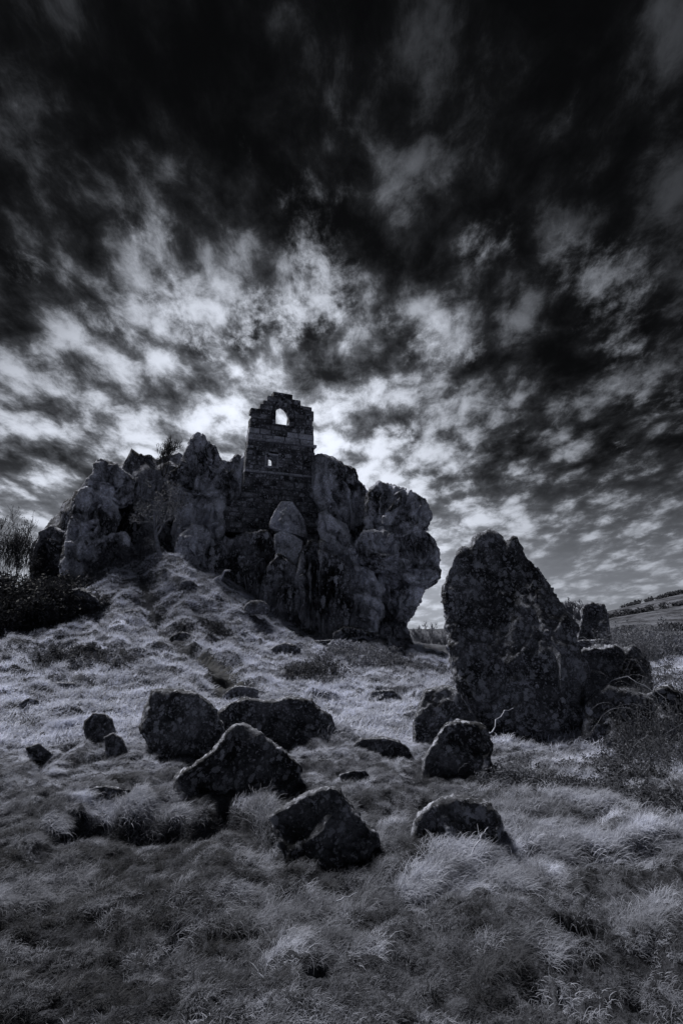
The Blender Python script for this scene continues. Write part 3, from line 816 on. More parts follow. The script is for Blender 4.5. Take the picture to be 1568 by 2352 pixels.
# ------------------------------------------------------------------ chapel ruin
W0 = P(*Z1([(352, 1110)])[0], 27.4)
UD = np.array([.93, .366, 0]); UD /= np.linalg.norm(UD)
ND = np.array([-UD[1], UD[0], 0])          # away from the camera
def wall_uv(q):
    d = ray(*q)
    t = ((W0 - EYEV) @ ND) / (d @ ND)
    w = EYEV + d * t - W0
    return (float(w @ UD), float(w[2]))
def WZ(pts): return [wall_uv(q) for q in Z1(pts)]
chapel = empty('chapel_ruin', tuple(W0), math.atan2(UD[1], UD[0]))
tag(chapel, 'tall roofless masonry wall of a ruined chapel with pointed window on the outcrop', 'ruin')
THICK = .55
FRONT = WZ([(452, 255), (480, 256), (512, 235), (555, 215), (580, 160), (612, 152), (650, 130), (655, 104), (735, 110), (745, 107), (826, 114), (842, 146), (920, 160), (932, 190), (937, 225), (1010, 238), (1030, 290), (1045, 312),
            (1046, 620), (1058, 700), (1068, 930), (1075, 1080), (1078, 1440), (380, 1440), (130, 1400), (110, 1280), (180, 1190), (270, 1140), (352, 1110), (365, 1000), (380, 850), (400, 650), (420, 480)])
ARCH_OUT = WZ([(645, 400), (643, 300), (656, 245), (690, 195), (745, 165), (798, 190), (838, 240), (855, 300), (855, 425)])
ARCH_IN = WZ([(745 + (x_ - 742) * 1.08, 330 + (y_ - 330) * 1.16) for x_, y_ in [(683, 388), (683, 282), (692, 258), (735, 228), (778, 254), (806, 295), (797, 402)]])
SMALL_OUT = WZ([(580, 685), (700, 690), (697, 825), (575, 812)])

def scan(poly, z):
    xs = []
    for k in range(len(poly)):
        (x0, z0), (x1, z1) = poly[k], poly[(k + 1) % len(poly)]
        if (z0 <= z < z1) or (z1 <= z < z0):
            xs.append(x0 + (z - z0) / (z1 - z0) * (x1 - x0))
    xs.sort()
    return [(xs[i], xs[i + 1]) for i in range(0, len(xs) - 1, 2)]

def subtract(iv, cut):
    out = []
    for a, b_ in iv:
        segs = [(a, b_)]
        for c, d in cut:
            nx = []
            for s, e in segs:
                if d <= s or c >= e: nx.append((s, e)); continue
                if c > s: nx.append((s, c))
                if d < e: nx.append((d, e))
            segs = nx
        out += segs
    return [(a, b_) for a, b_ in out if b_ - a > .05]

def block_mesh(name, seed, mat, bev=.06):
    """unit ashlar, x and z in -.5...5, face at y=-.5, worn edges"""
    r = random.Random(seed)
    v, f = [], []
    def j(a): return r.uniform(-a, a)
    for yy, ins, jit in ((.5, .0, .0), (-.36, 0.0, .012), (-.5, bev, .03)):
        for sx, sz in ((-1, -1), (1, -1), (1, 1), (-1, 1)):
            v.append((sx * (.5 - ins) + j(jit), yy + (j(.05) if yy == -.5 else 0), sz * (.5 - ins * 1.3) + j(jit * 1.6)))
    v.append((j(.1), -.5 - r.uniform(.0, .08), j(.1)))
    f.append((0, 3, 2, 1)[::-1])
    f = [(0, 1, 2, 3)]
    for k in range(2):
        for i in range(4):
            a, b_ = k * 4 + i, k * 4 + (i + 1) % 4
            f.append((a, a + 4, b_ + 4, b_))
    for i in range(4):
        f.append((8 + i, 12, 8 + (i + 1) % 4))
    me = mesh_py(name, v, f)
    me.materials.append(mat)
    return me
BLK = [block_mesh('stone', k, M['masonry']) for k in range(8)]
BLKP = [block_mesh('stone', k, M['masonry_pale']) for k in range(8)]

def place_block(parent, u, z, w, h, depth, proud, pale=False, ang=0.0, name='stone'):
    if name == 'stone': ang = random.gauss(0, .012)
    me = random.choice(BLKP if pale else BLK)
    o = link(name, me, None, parent)
    o.scale = (w, depth, h)
    o.location = (u, depth / 2 - proud, z)
    o.rotation_euler = (0, ang, 0)
    return o

def box(v, f, x0, x1, y0, y1, z0, z1):
    k = len(v)
    v += [(x0, y0, z0), (x1, y0, z0), (x1, y1, z0), (x0, y1, z0), (x0, y0, z1), (x1, y0, z1), (x1, y1, z1), (x0, y1, z1)]
    f += [(k, k + 3, k + 2, k + 1), (k + 4, k + 5, k + 6, k + 7), (k, k + 1, k + 5, k + 4), (k + 1, k + 2, k + 6, k + 5), (k + 2, k + 3, k + 7, k + 6), (k + 3, k, k + 4, k + 7)]

def build_chapel():
    zs = [q[1] for q in FRONT]
    zmin, zmax = min(zs), max(zs)
    str_z = [WZ([(410, 545)])[0][1], WZ([(380, 850)])[0][1], WZ([(345, 990)])[0][1]]
    mort_v, mort_f = [], []
    core = link('front_wall', bpy.data.meshes.new('front_wall'), None, chapel)
    arch_zmin = min(q[1] for q in ARCH_OUT)
    marks = sorted([zmin] + [s for q in str_z for s in (q, q + .13)] + [zmax])
    courses = []
    for a, b_ in zip(marks[:-1], marks[1:]):
        if b_ - a < .2:
            courses.append((a, b_, 'band')); continue
        n = max(1, round((b_ - a) / .262))
        e = np.linspace(a, b_, n + 1)
        e[1:-1] += RNG.uniform(-.035, .035, n - 1)
        courses += [(e[i], e[i + 1], 'c') for i in range(n)]
    count = 0
    for ci, (a, b_, kind) in enumerate(courses):
        zm = (a + b_) / 2
        iv = scan(FRONT, zm)
        if kind == 'c' and zm > str_z[0] + 1.3:
            iv = [(p_ + random.uniform(-.09, .13), q_ - random.uniform(-.09, .13)) for p_, q_ in iv]
        iv = subtract(iv, scan(ARCH_OUT, zm) + scan(SMALL_OUT, zm))
        if kind == 'band':
            if zm < str_z[1] - .02 or True:
                for s, e in iv:
                    which = str_z.index(min(str_z, key=lambda q: abs(q + .065 - zm)))
                    n = max(1, round((e - s) / .8))
                    cuts = np.linspace(s, e + (.14 if which == 0 else 0), n + 1)
                    for i in range(n):
                        place_block(chapel, (cuts[i] + cuts[i + 1]) / 2, zm, cuts[i + 1] - cuts[i] - .01, b_ - a - .012, THICK + .04, .11 if which == 0 else .07, which != 2, name='string_course_stone')
                    box(mort_v, mort_f, s + .02, e - .02, .03, THICK - .03, a, b_)
            continue
        pale = str_z[0] + .13 <= zm < str_z[0] + .13 + .55
        for s, e in iv:
            box(mort_v, mort_f, s + .03, e - .03, .035, THICK - .03, a, b_)
            x = s
            while x < e - .02:
                w = random.uniform(.38, .92) if not pale else random.uniform(.5, .85)
                if e - x - w < .25: w = e - x
                if count < 290:
                    place_block(core, x + w / 2, zm, w - random.uniform(.012, .03), (b_ - a) - random.uniform(.012, .03), THICK, random.uniform(-.03, .05), pale and random.random() < .9)
                    count += 1
                x += w
    me = core.data
    me.from_pydata(mort_v, [], mort_f); me.update(); me.materials.append(M['mortar'])
    # pointed window: voussoirs between the outer and the inner line of the arch
    win = link('arched_window', bpy.data.meshes.new('arched_window'), None, chapel)
    v, f = [], []
    def samp(poly, n):
        p = np.array(poly); s = np.concatenate([[0], np.cumsum(np.linalg.norm(np.diff(p, axis=0), axis=1))])
        t = np.linspace(0, s[-1], n)
        return np.stack([np.interp(t, s, p[:, 0]), np.interp(t, s, p[:, 1])], 1)
    n = 12
    so, si = samp(ARCH_OUT, n + 1), samp(ARCH_IN, n + 1)
    for k in range(n):
        q = [si[k], si[k + 1], so[k + 1], so[k]]
        c = sum(q) / 4
        vv, ff = [], []
        pr = random.uniform(-.01, .03)
        for y, ins in ((THICK - .02, .97), (-pr + .03, .97), (-pr, .88)):
            for p_ in q:
                w = c + (p_ - c) * ins
                vv.append((w[0] - c[0], y, w[1] - c[1]))
        ff = [(3, 2, 1, 0), (8, 9, 10, 11)]
        for l in range(2):
            for i in range(4):
                a0, b0 = l * 4 + i, l * 4 + (i + 1) % 4
                ff.append((a0, b0, b0 + 4, a0 + 4))
        m_ = mesh_py('voussoir', vv, ff); m_.materials.append(M['masonry'])
        o = link('voussoir', m_, None, win); o.location = (c[0], 0, c[1])
    # sill and inner rebate ring of the window
    s0, s1 = ARCH_OUT[0], ARCH_OUT[-1]
    box(v, f, s0[0], s1[0], -.02, THICK, min(s0[1], s1[1]) - .02, min(ARCH_IN[0][1], ARCH_IN[-1][1]) + .0)
    win.data.from_pydata(v, [], f); win.data.update(); win.data.materials.append(M['masonry'])
    # small slit window in a pale moulded frame
    sw = empty('small_window', (0, 0, 0)); sw.parent = chapel
    (u0, z1), (u1, _), (_, z0), _ = WZ([(580, 685), (700, 690), (697, 822), (575, 812)])
    z1 = max(WZ([(580, 685), (700, 690)]), key=lambda q: q[1])[1]
    z0 = min(WZ([(697, 825), (575, 812)]), key=lambda q: q[1])[1]
    u0, u1 = u0 - .02, u1 + .02
    fw = .085
    def bar(name, a, b_, c, d, y0, y1, mat):
        v, f = [], []
        box(v, f, a, b_, y0, y1, c, d)
        m_ = mesh_py(name, v, f); m_.materials.append(M[mat])
        o = link(name, m_, None, sw)
        bv = o.modifiers.new('bevel', 'BEVEL'); bv.width = .012; bv.segments = 1
    bar('sill', u0 - .03, u1 + .03, z0, z0 + fw, -.08, THICK, 'masonry_pale')
    bar('lintel', u0, u1, z1 - fw, z1, -.05, THICK, 'masonry_pale')
    bar('jamb', u0, u0 + fw, z0 + fw, z1 - fw, -.05, THICK, 'masonry_pale')
    bar('jamb', u1 - fw, u1, z0 + fw, z1 - fw, -.05, THICK, 'masonry_pale')
    # recessed panel with a narrow opening under a small arched head
    a, b_, c, d = u0 + fw, u1 - fw, z0 + fw, z1 - fw
    (o0, oz1), (o1, _), (_, oz0) = WZ([(615, 718), (656, 720), (652, 808)])
    bar('panel', a, o0, c, d, .14, THICK - .1, 'masonry')
    bar('panel', o1, b_, c, d, .14, THICK - .1, 'masonry')
    v, f = [], []
    seg = 8
    prof = [(o0 + (o1 - o0) * k / seg, oz1 - .05 + .07 * math.sin(math.pi * k / seg)) for k in range(seg + 1)]
    for y in (.14, THICK - .1):
        for x_, z_ in prof: v.append((x_, y, z_))
        for x_, z_ in prof: v.append((x_, y, d))
    m1 = seg + 1
    for k in range(seg):
        f += [(k, k + 1, m1 + k + 1, m1 + k), (2 * m1 + k + 1, 2 * m1 + k, 3 * m1 + k, 3 * m1 + k + 1), (k + 1, k, 2 * m1 + k, 2 * m1 + k + 1)]
    m_ = mesh_py('window_head', v, f); m_.materials.append(M['masonry'])
    link('window_head', m_, None, sw)
build_chapel()

# ------------------------------------------------------------------ trees and shrubs
def tube(v, f, pts, radii, n):
    base = len(v)
    up = Vector((0, 0, 1))
    prev = None
    for i, (p, r) in enumerate(zip(pts, radii)):
        t = (pts[min(i + 1, len(pts) - 1)] - pts[max(i - 1, 0)]).normalized()
        a = t.orthogonal().normalized() if prev is None else (prev - t * prev.dot(t)).normalized()
        prev = a
        b_ = t.cross(a)
        for k in range(n):
            w = 2 * math.pi * k / n
            v.append(p + (a * math.cos(w) + b_ * math.sin(w)) * r)
    for i in range(len(pts) - 1):
        for k in range(n):
            q = base + i * n + k; q2 = base + i * n + (k + 1) % n
            f.append((q, q2, q2 + n, q + n))

def grow(rs, start, d, length, radius, level, maxl, out, tips, up=.25, kids=(3, 5), wig=.22, ratio=.62, spread=.9):
    n = 5 if level < 2 else 4
    pts, rr = [start], [radius]
    p, dd = start.copy(), d.normalized()
    for i in range(n):
        dd = (dd + Vector((rs.gauss(0, wig), rs.gauss(0, wig), rs.gauss(0, wig) + up * .3))).normalized()
        p = p + dd * (length / n)
        pts.append(p.copy()); rr.append(radius * (1 - .62 * (i + 1) / n))
    out.append((level, pts, rr))
    if level >= maxl:
        tips.append((p.copy(), dd.copy()))
        for q in pts[1:]: tips.append((q.copy(), dd.copy()))
        return
    for _ in range(rs.randint(*kids)):
        t = rs.uniform(.35, 1.0)
        i = min(n - 1, int(t * n)); q = pts[i].lerp(pts[i + 1], t * n - i)
        a = Vector((rs.gauss(0, 1), rs.gauss(0, 1), rs.gauss(0, .7) + up))
        nd = (dd * (1.2 - .3 * level / maxl) + a.normalized() * spread).normalized()
        grow(rs, q, nd, length * ratio * rs.uniform(.75, 1.2), max(.004, radius * (1 - .6 * t) * .62), level + 1, maxl, out, tips, up, kids, wig, ratio, spread)

def leaf_mesh(name, pos, size, seed, flat=.0):
    """many small folded leaf quads"""
    r = np.random.default_rng(seed)
    n = len(pos)
    pos = np.asarray(pos, float)
    a = r.normal(size=(n, 3)); a[:, 2] *= 1 - flat; a /= np.linalg.norm(a, axis=1)[:, None]
    t = r.normal(size=(n, 3)); b_ = np.cross(a, t); b_ /= np.linalg.norm(b_, axis=1)[:, None]
    s = size * r.uniform(.6, 1.4, (n, 1))
    v = np.stack([pos - a * s, pos + b_ * s * .5, pos + a * s, pos - b_ * s * .5], 1).reshape(-1, 3)
    return mesh_np(name, v, np.arange(4 * n).reshape(-1, 4), smooth=False)

def tree(name, label, cat, loc, h, seed, mat='bark', maxl=4, leaves=0, leafsize=.05, leafmat='leaf_dark', group=None, lean=(0, 0), r0=None, stems=1, kids=(3, 5), up=.25, spread=.9, wig=.22, ratio=.62, minr=.006, trunk=.42):
    rs = random.Random(seed)
    o = empty(name, loc)
    tag(o, label, cat, group)
    segs, tips = [], []
    for s in range(stems):
        d = Vector((lean[0] + rs.gauss(0, .12 + .22 * (stems > 1)), lean[1] + rs.gauss(0, .12 + .22 * (stems > 1)), 1))
        st = Vector((rs.gauss(0, .12) * (stems > 1), rs.gauss(0, .12) * (stems > 1), -.3))
        grow(rs, st, d, h * trunk, r0 or h * .022, 0, maxl, segs, tips, up, kids, wig, ratio, spread)
    for part, sel in (('trunk', lambda l: l == 0), ('branches', lambda l: l > 0)):
        v, f = [], []
        for l, pts, rr in segs:
            if sel(l): tube(v, f, pts, [max(minr, q) for q in rr], 7 if l == 0 else (5 if l == 1 else 3))
        link(part, mesh_py(part, v, f, True), M[mat], o)['kind'] = 'thing' if part == 'trunk' else 'stuff'
    if leaves:
        pos = []
        for _ in range(leaves):
            t, d = rs.choice(tips)
            pos.append(t + Vector((rs.gauss(0, .09), rs.gauss(0, .09), rs.gauss(0, .09))) * max(1, h * .18))
        link('leaves', leaf_mesh('leaves', pos, leafsize, seed), M[leafmat], o)['kind'] = 'stuff'
    return o

def bush(name, label, cat, loc, rx, ry, h, nst, nlf, seed, leafmat='leaf', stemmat='bark_dark', leafsize=.03, group=None, stemr=.004, droop=.6, runners=0):
    """a thicket of arching stems with leaves strung along them"""
    rs = random.Random(seed); r = np.random.default_rng(seed)
    o = empty(name, loc)
    tag(o, label, cat, group)
    v, f, pos = [], [], []
    for k in range(nst):
        a = rs.uniform(0, 2 * math.pi); q = math.sqrt(rs.random())
        x, y = rx * q * math.cos(a), ry * q * math.sin(a)
        z0 = gz(loc[0] + x, loc[1] + y, False) - loc[2] if abs(loc[2] - gz(loc[0], loc[1], False)) < .5 else 0
        top = h * (1 - .65 * q * q) * rs.uniform(.55, 1.15)
        a2 = rs.uniform(0, 2 * math.pi); L = top * rs.uniform(.4, 1.2) * droop
        pts = []
        for i in range(6):
            t = i / 5
            pts.append(Vector((x + L * t * math.cos(a2) + rs.gauss(0, .02), y + L * t * math.sin(a2) + rs.gauss(0, .02), z0 - .05 + top * (math.sin(t * 2.2) / .95 if droop > .5 else t))))
        tube(v, f, pts, [stemr * (1 - .6 * i / 5) for i in range(6)], 3)
        pos += [[*p] for p in pts[1:]]
    link('stems', mesh_py('stems', v, f, True), M[stemmat], o)['kind'] = 'stuff'
    if runners:
        v, f = [], []
        for k in range(runners):
            a = rs.uniform(0, 2 * math.pi); q = math.sqrt(rs.random()) * .8
            p0 = Vector((rx * q * math.cos(a), ry * q * math.sin(a), -.05)); a2 = rs.uniform(0, 2 * math.pi); L = h * rs.uniform(.8, 2.0); tp = h * rs.uniform(.6, 1.1)
            pts = [p0 + Vector((L * t * math.cos(a2) + rs.gauss(0, .015), L * t * math.sin(a2) + rs.gauss(0, .015), tp * math.sin(t * 2.5))) for t in [i_ / 11 for i_ in range(12)]]
            tube(v, f, pts, [stemr * (1 - .6 * i / 11) for i in range(12)], 3)
        link('runners', mesh_py('runners', v, f, True), M['stalk_grey'], o)['kind'] = 'stuff'
    pos = np.array(pos)
    wt = r.random(len(pos)) ** 4; wt /= wt.sum()
    pos = pos[r.choice(len(pos), nlf, p=wt)] + r.normal(size=(nlf, 3)) * max(.02, .07 * h)
    link('leaves', leaf_mesh('leaves', pos, leafsize, seed), M[leafmat], o)['kind'] = 'stuff'
    return o

def on_ground(px, py, Y, dz=0.0):
    p = P(px, py, Y)
    return (p[0], p[1], gz(p[0], p[1], False) + dz)

def at(px, py, Y): return tuple(P(px, py, Y))

tree('bare_tree', 'gnarled bare tree growing in the dark cleft of the outcrop', 'tree', at(370, 1262, 24.3), 4.8, 5, 'stalk_grey', 4, r0=.11, lean=(-.12, 0), kids=(3, 5), spread=1.1, minr=.009, leaves=700, leafsize=.05, leafmat='leaf_dark')
tree('bare_shrub', 'small leafless shrub silhouetted on the skyline of the outcrop', 'shrub', at(378, 1082, 27.4), 2.5, 12, 'bark_dark', 4, 0, r0=.03, stems=4, kids=(3, 4), minr=.008, up=.5, spread=1.0)
tree('thin_leaved_tree', 'slender many-stemmed tree with small leaves at far left against sky', 'tree', at(22, 1375, 25), 5.2, 23, 'bark_dark', 4, 2000, .035, 'leaf_dark', stems=7, r0=.03, kids=(3, 4), up=.9, minr=.006, spread=.8, trunk=.30, ratio=.72)
tree('thin_leaved_tree', 'smaller twiggy sapling between far left tree and outcrop', 'tree', at(66, 1375, 25.4), 3.6, 24, 'bark_dark', 4, 1100, .035, 'leaf_dark', stems=5, r0=.025, kids=(3, 4), up=.9, minr=.006, spread=.75, trunk=.30, ratio=.72)
GD = 'bare trees far beyond the outcrop'
for i, (px, py, Y, h, lab) in enumerate([(960, 1512, 60, 4.2, 'wispy bare tree just right of the outcrop foot in the distance'), (985, 1512, 66, 5.0, 'tallest bare tree in the far gap left of the standing stone'),
                                         (1008, 1514, 62, 4.2, 'rounded bare tree in the far gap beside its tallest neighbour'), (1026, 1516, 58, 4.6, 'bare tree half hidden by the left edge of the standing stone'),
                                         (1308, 1450, 40, 3.2, 'bare tree showing between standing stone and square upright stone'), (1330, 1452, 44, 3.0, 'bare tree mostly behind the square upright stone')]):
    p = P(px, py, Y)
    tree('distant_bare_tree', lab, 'tree', (p[0], p[1], p[2]), h, 60 + i, 'far_tree', 4, 0, group=GD, minr=.022, kids=(4, 5), stems=2, up=.5, spread=.8)

# brambles on the right
GB = 'bramble thickets around the standing stone'
BR = [(1440, 1450, 10.6, .9, .6, .5, 'bramble spilling over the ledge below the square upright stone', .0, 'leaf', 1.9),
      (1490, 1575, 9.6, .5, .4, .6, 'tangled bramble hanging down the broad dark rock mass', 0, 'leaf_dark', 1.3),
      (1555, 1640, 9.4, .9, .8, 1.6, 'dark bramble thicket at the right edge below the heath', None, 'leaf_dark', 0),
      (1230, 1735, 7.7, .6, .3, .3, 'low bramble with pale leaves along the standing stone foot', None, 'leaf', 0),
      (1400, 1765, 7.4, .7, .35, .35, 'bramble clump right of the standing stone base', None, 'leaf', 0),
      (1500, 1790, 7.0, .9, .6, .75, 'arching bramble at the right edge of the meadow', None, 'leaf', 0),
      (1170, 1800, 6.6, .45, .3, .4, 'small leafy clump beside the grey dome-topped boulder', None, 'leaf', 0),
      (1400, 1850, 6.0, .9, .4, .35, 'low sprawling bramble above the swept grass bank', None, 'leaf', 0),
      (1560, 1870, 5.6, .6, .4, .4, 'bramble runner patch at the lower right edge', None, 'leaf_dark', 0),
      (1310, 1760, 7.0, .7, .3, .35, 'dark bramble in front of the lichen-blotched low rock', None, 'leaf_dark', 0),
      (1430, 1800, 6.6, .7, .35, .45, 'dense dark bramble midway along the right bank', None, 'leaf_dark', 0),
      (1270, 1800, 6.3, .5, .3, .3, 'bramble mat between leafy clump and right bank', None, 'leaf', 0),
      (1535, 1730, 7.8, .8, .6, 1.3, 'tall dark bramble beside the right edge above the meadow', None, 'leaf_dark', 0),
      (1330, 1850, 5.7, .6, .25, .22, 'thin bramble mat just above the swept grass', None, 'leaf', 0)]
for i, (px, py, Y, rx, ry, h, lab, fix, lm, zz) in enumerate(BR):
    loc = on_ground(px, py, Y) if fix is None else tuple(P(px, py + 60, Y))
    bush('bramble', lab, 'bramble', loc, rx * .8, ry * .8, h * (.62 if i > 1 else 1.0), 200, 3200, 80 + i, 'leaf_dark' if i % 3 else lm, 'bark', .015, GB, .0035, runners=9)
# heather and scrub on the left and at the foot of the outcrop
GS = 'low scrub around the outcrop'
SB = [(0, 1462, 20.5, 1.6, 1.6, 1.9, 'black mass of evergreen scrub at the left edge below the thin trees', 'leaf_black', .06),
      (90, 1458, 20.5, 1.2, 1.4, 1.7, 'dark evergreen scrub against the stub of the outcrop', 'leaf_black', .06),
      (190, 1405, 21.5, 1.0, .7, .6, 'dark rounded shrub under the left foot of the outcrop', 'leaf_dark', .06),
      (150, 1320, 24.4, .9, .5, .7, 'leafy growth at the root of the left buttress', 'leaf', .06),
      (200, 1320, 23.9, .8, .5, .5, 'pale leafy shrub on the grass crest left of the cleft', 'leaf', .05),
      (260, 1240, 25.0, .9, .5, .9, 'ivy and leaves hanging beside the cleft tree', 'leaf', .06),
      (320, 1215, 25.5, 1.0, .5, 1.0, 'pale-leaved shrub beneath the bare cleft tree', 'leaf', .06),
      (70, 1515, 16.0, 2.6, 2.2, .35, 'spread of dark heather at the left edge of the slope', 'leaf', .03),
      (190, 1520, 14.8, 1.3, .9, .55, 'tangled dark gorse in the middle of the left slope', 'leaf_dark', .035),
      (255, 1505, 16.5, 1.3, 1.6, .3, 'heather tuft right of the tangled gorse', 'leaf', .03),
      (790, 1490, 21.8, .7, .4, .55, 'bright pale shrub on the slab at the outcrop foot', 'leaf_pale', .05),
      (850, 1530, 20.0, 2.2, 1.2, .7, 'wide mound of tangled bramble below the outcrop face', 'leaf', .035),
      (960, 1545, 19.5, 1.6, 1.0, .5, 'bramble mound sloping to the gap beside the standing stone', 'leaf', .035),
      (740, 1565, 16.5, 1.1, .7, .65, 'dark hollow tussock of bramble above the long flat boulder', 'leaf_dark', .03),
      (480, 1440, 20.5, 1.2, .8, .3, 'patch of darker heather on the bright grass slope', 'leaf_dark', .03)]
for i, (px, py, Y, rx, ry, h, lab, lm, ls) in enumerate(SB):
    p = P(px, py, Y)
    bush('shrub', lab, 'shrub', (p[0], p[1], gz(p[0], p[1], False)), rx, ry, h, 260, int((3800 + 2400 * rx * ry) * (2.2 if lm == 'leaf_black' else 1)), 120 + i, lm, 'bark_dark', ls, GS, .006, runners=6 if lm == 'leaf' else 0)
# heath beyond, right
GH = 'gorse bushes on the heath beyond the standing stone'
HB = [(1400, 1460, 30, 1.6, 1.2, 'gorse bush beside the square upright stone on the heath'), (1440, 1470, 36, 2.2, 1.6, 'pale gorse bush beyond the bramble ledge'),
      (1490, 1480, 30, 2.4, 1.5, 'wide pale bush in the middle of the heath at right'), (1545, 1480, 34, 2.4, 2.0, 'tall bush at the right edge of the heath'),
      (1520, 1540, 20, 1.6, 1.0, 'nearer grey bush low on the heath at right'), (1555, 1450, 55, 3.5, 2.6, 'dark bush on the far heath under the hill'),
      (1480, 1440, 70, 4, 2.5, 'far pale bush below the hill line')]
for i, (px, py, Y, r_, h, lab) in enumerate(HB):
    p = P(px, py, Y)
    bush('gorse_bush', lab, 'bush', (p[0], p[1], gz(p[0], p[1], False)), r_, r_ * .8, h, 160, 3600, 160 + i, 'leaf', 'bark', .06 if Y < 40 else .12, GH, .012, .4)

# ------------------------------------------------------------------ grass
def tuft_mesh(name, seed, n, R, L0, L1, bend, width, segs=3, spread=.5, elr=(50, 88)):
    r = np.random.default_rng(seed)
    vs, fs, off = [], [], 0
    for k in range(n):
        a = r.uniform(0, 2 * math.pi); q = R * math.sqrt(r.random())
        base = np.array([q * math.cos(a), q * math.sin(a), -.02])
        L = r.uniform(L0, L1)
        az = r.normal(0, spread * 1.3)
        d = np.array([math.cos(az), math.sin(az), 0])
        el = math.radians(r.uniform(*elr)); be = bend * r.uniform(.5, 1.4)
        side = np.array([-d[1], d[0], 0]) * math.cos(r.uniform(-.9, .9)) + np.array([0, 0, 1]) * .3
        p = base.copy(); w0 = width * r.uniform(.7, 1.3)
        for i in range(segs + 1):
            w = w0 * (1 - i / segs) ** .7 + .0004
            vs += [p - side * w / 2, p + side * w / 2]
            if i < segs:
                fs.append((off + 2 * i, off + 2 * i + 1, off + 2 * i + 3, off + 2 * i + 2))
                e = el - be * (i + .5) / segs
                p = p + (d * math.cos(e) + np.array([0, 0, 1]) * math.sin(e)) * L / segs
        off += 2 * (segs + 1)
    me = mesh_np(name, np.array(vs), np.array(fs), smooth=True)
    me.materials.append(M['grass'])
    return me

def build_grass(name, x, y, scl, var, rotz, shade, variants, label):
    col = bpy.data.collections.new(name + '_tufts')
    for k, me in enumerate(variants):
        col.objects.link(bpy.data.objects.new(f'tuft_{chr(97 + k)}', me))
    z = height(x, y)
    me = bpy.data.meshes.new(name)
    me.vertices.add(len(x)); me.vertices.foreach_set('co', np.stack([x, y, z], 1).astype(np.float32).ravel())
    def attr(n, t, data, key='value'):
        at_ = me.attributes.new(n, t, 'POINT'); at_.data.foreach_set(key, data)
    e = .06
    gx = (height(x + e, y) - height(x - e, y)) / (2 * e); gy = (height(x, y + e) - height(x, y - e)) / (2 * e)
    rot = np.stack([np.clip(np.arctan(gy), -.7, .7) * .7, np.clip(-np.arctan(gx), -.7, .7) * .7, 0 * x], 1).astype(np.float32)
    attr('rz', 'FLOAT', rotz.astype(np.float32)); attr('tilt', 'FLOAT_VECTOR', rot.ravel(), 'vector')
    attr('scl', 'FLOAT', scl.astype(np.float32)); attr('var', 'INT', var.astype(np.int32)); attr('shade', 'FLOAT', shade.astype(np.float32))
    o = link(name, me)
    ng = bpy.data.node_groups.new(name, 'GeometryNodeTree')
    ng.interface.new_socket(name='Geometry', in_out='INPUT', socket_type='NodeSocketGeometry')
    ng.interface.new_socket(name='Geometry', in_out='OUTPUT', socket_type='NodeSocketGeometry')
    N_, L_ = ng.nodes, ng.links
    gi, go = N_.new('NodeGroupInput'), N_.new('NodeGroupOutput')
    ci = N_.new('GeometryNodeCollectionInfo'); ci.inputs[0].default_value = col; ci.inputs[1].default_value = True; ci.inputs[2].default_value = True
    ip = N_.new('GeometryNodeInstanceOnPoints'); ip.inputs['Pick Instance'].default_value = True
    def na(n, t):
        q = N_.new('GeometryNodeInputNamedAttribute'); q.data_type = t; q.inputs[0].default_value = n; return q.outputs[0]
    cm = N_.new('ShaderNodeCombineXYZ'); L_.new(na('rz', 'FLOAT'), cm.inputs[2])
    e1 = N_.new('FunctionNodeEulerToRotation'); L_.new(cm.outputs[0], e1.inputs[0])
    e2 = N_.new('FunctionNodeEulerToRotation'); L_.new(na('tilt', 'FLOAT_VECTOR'), e2.inputs[0])
    rr = N_.new('FunctionNodeRotateRotation'); L_.new(e1.outputs[0], rr.inputs[0]); L_.new(e2.outputs[0], rr.inputs[1])
    mp = N_.new('GeometryNodeMeshToPoints'); L_.new(gi.outputs[0], mp.inputs[0])
    L_.new(mp.outputs[0], ip.inputs['Points']); L_.new(ci.outputs[0], ip.inputs['Instance'])
    L_.new(na('var', 'INT'), ip.inputs['Instance Index']); L_.new(rr.outputs[0], ip.inputs['Rotation']); L_.new(na('scl', 'FLOAT'), ip.inputs['Scale'])
    L_.new(ip.outputs[0], go.inputs[0])
    md = o.modifiers.new('scatter', 'NODES'); md.node_group = ng
    tag(o, label, 'grass', kind='stuff')
    return o

def scatter(n, r0, r1, half):
    a = np.radians(RNG.uniform(-half, half, n)); r = np.sqrt(RNG.uniform(r0 ** 2, r1 ** 2, n))
    return r * np.sin(a), r * np.cos(a)

def keep_mask(x, y):
    pd_ = path_dist(x, y); r_ = np.hypot(x, y)
    k = pd_ > np.where(r_ < 18.6, .42, .25) * (1 + .5 * pnoise(np.stack([x * 2, y * 2, 0 * x], 1), 33))
    for fx, fy, rx, ry in FOOT:
        k &= ((x - fx) / rx) ** 2 + ((y - fy) / ry) ** 2 > 1
    k &= np.hypot((x - HOLE[0]) / 1.15, y - HOLE[1]) > .20
    return k

V_SHORT = [tuft_mesh('tuft', 200 + k, 70, .075, .02, .055, 1.2, .0021, 3, 2.4, (12, 75)) for k in range(5)]
V_LONG = [tuft_mesh('tuft', 220 + k, 56, .085, .05, .12, 1.9, .0023, 4, .8) for k in range(5)]
V_FAR = [tuft_mesh('tuft', 240 + k, 40, .22, .06, .17, 1.4, .011, 3, 1.0) for k in range(5)]

def wind(x, y, jit):
    p = np.stack([x, y, 0 * x], 1)
    return .5 + 1.4 * pnoise(p * .45, 61) + 1.0 * pnoise(p * 1.6, 62) + RNG.normal(0, jit, len(x))

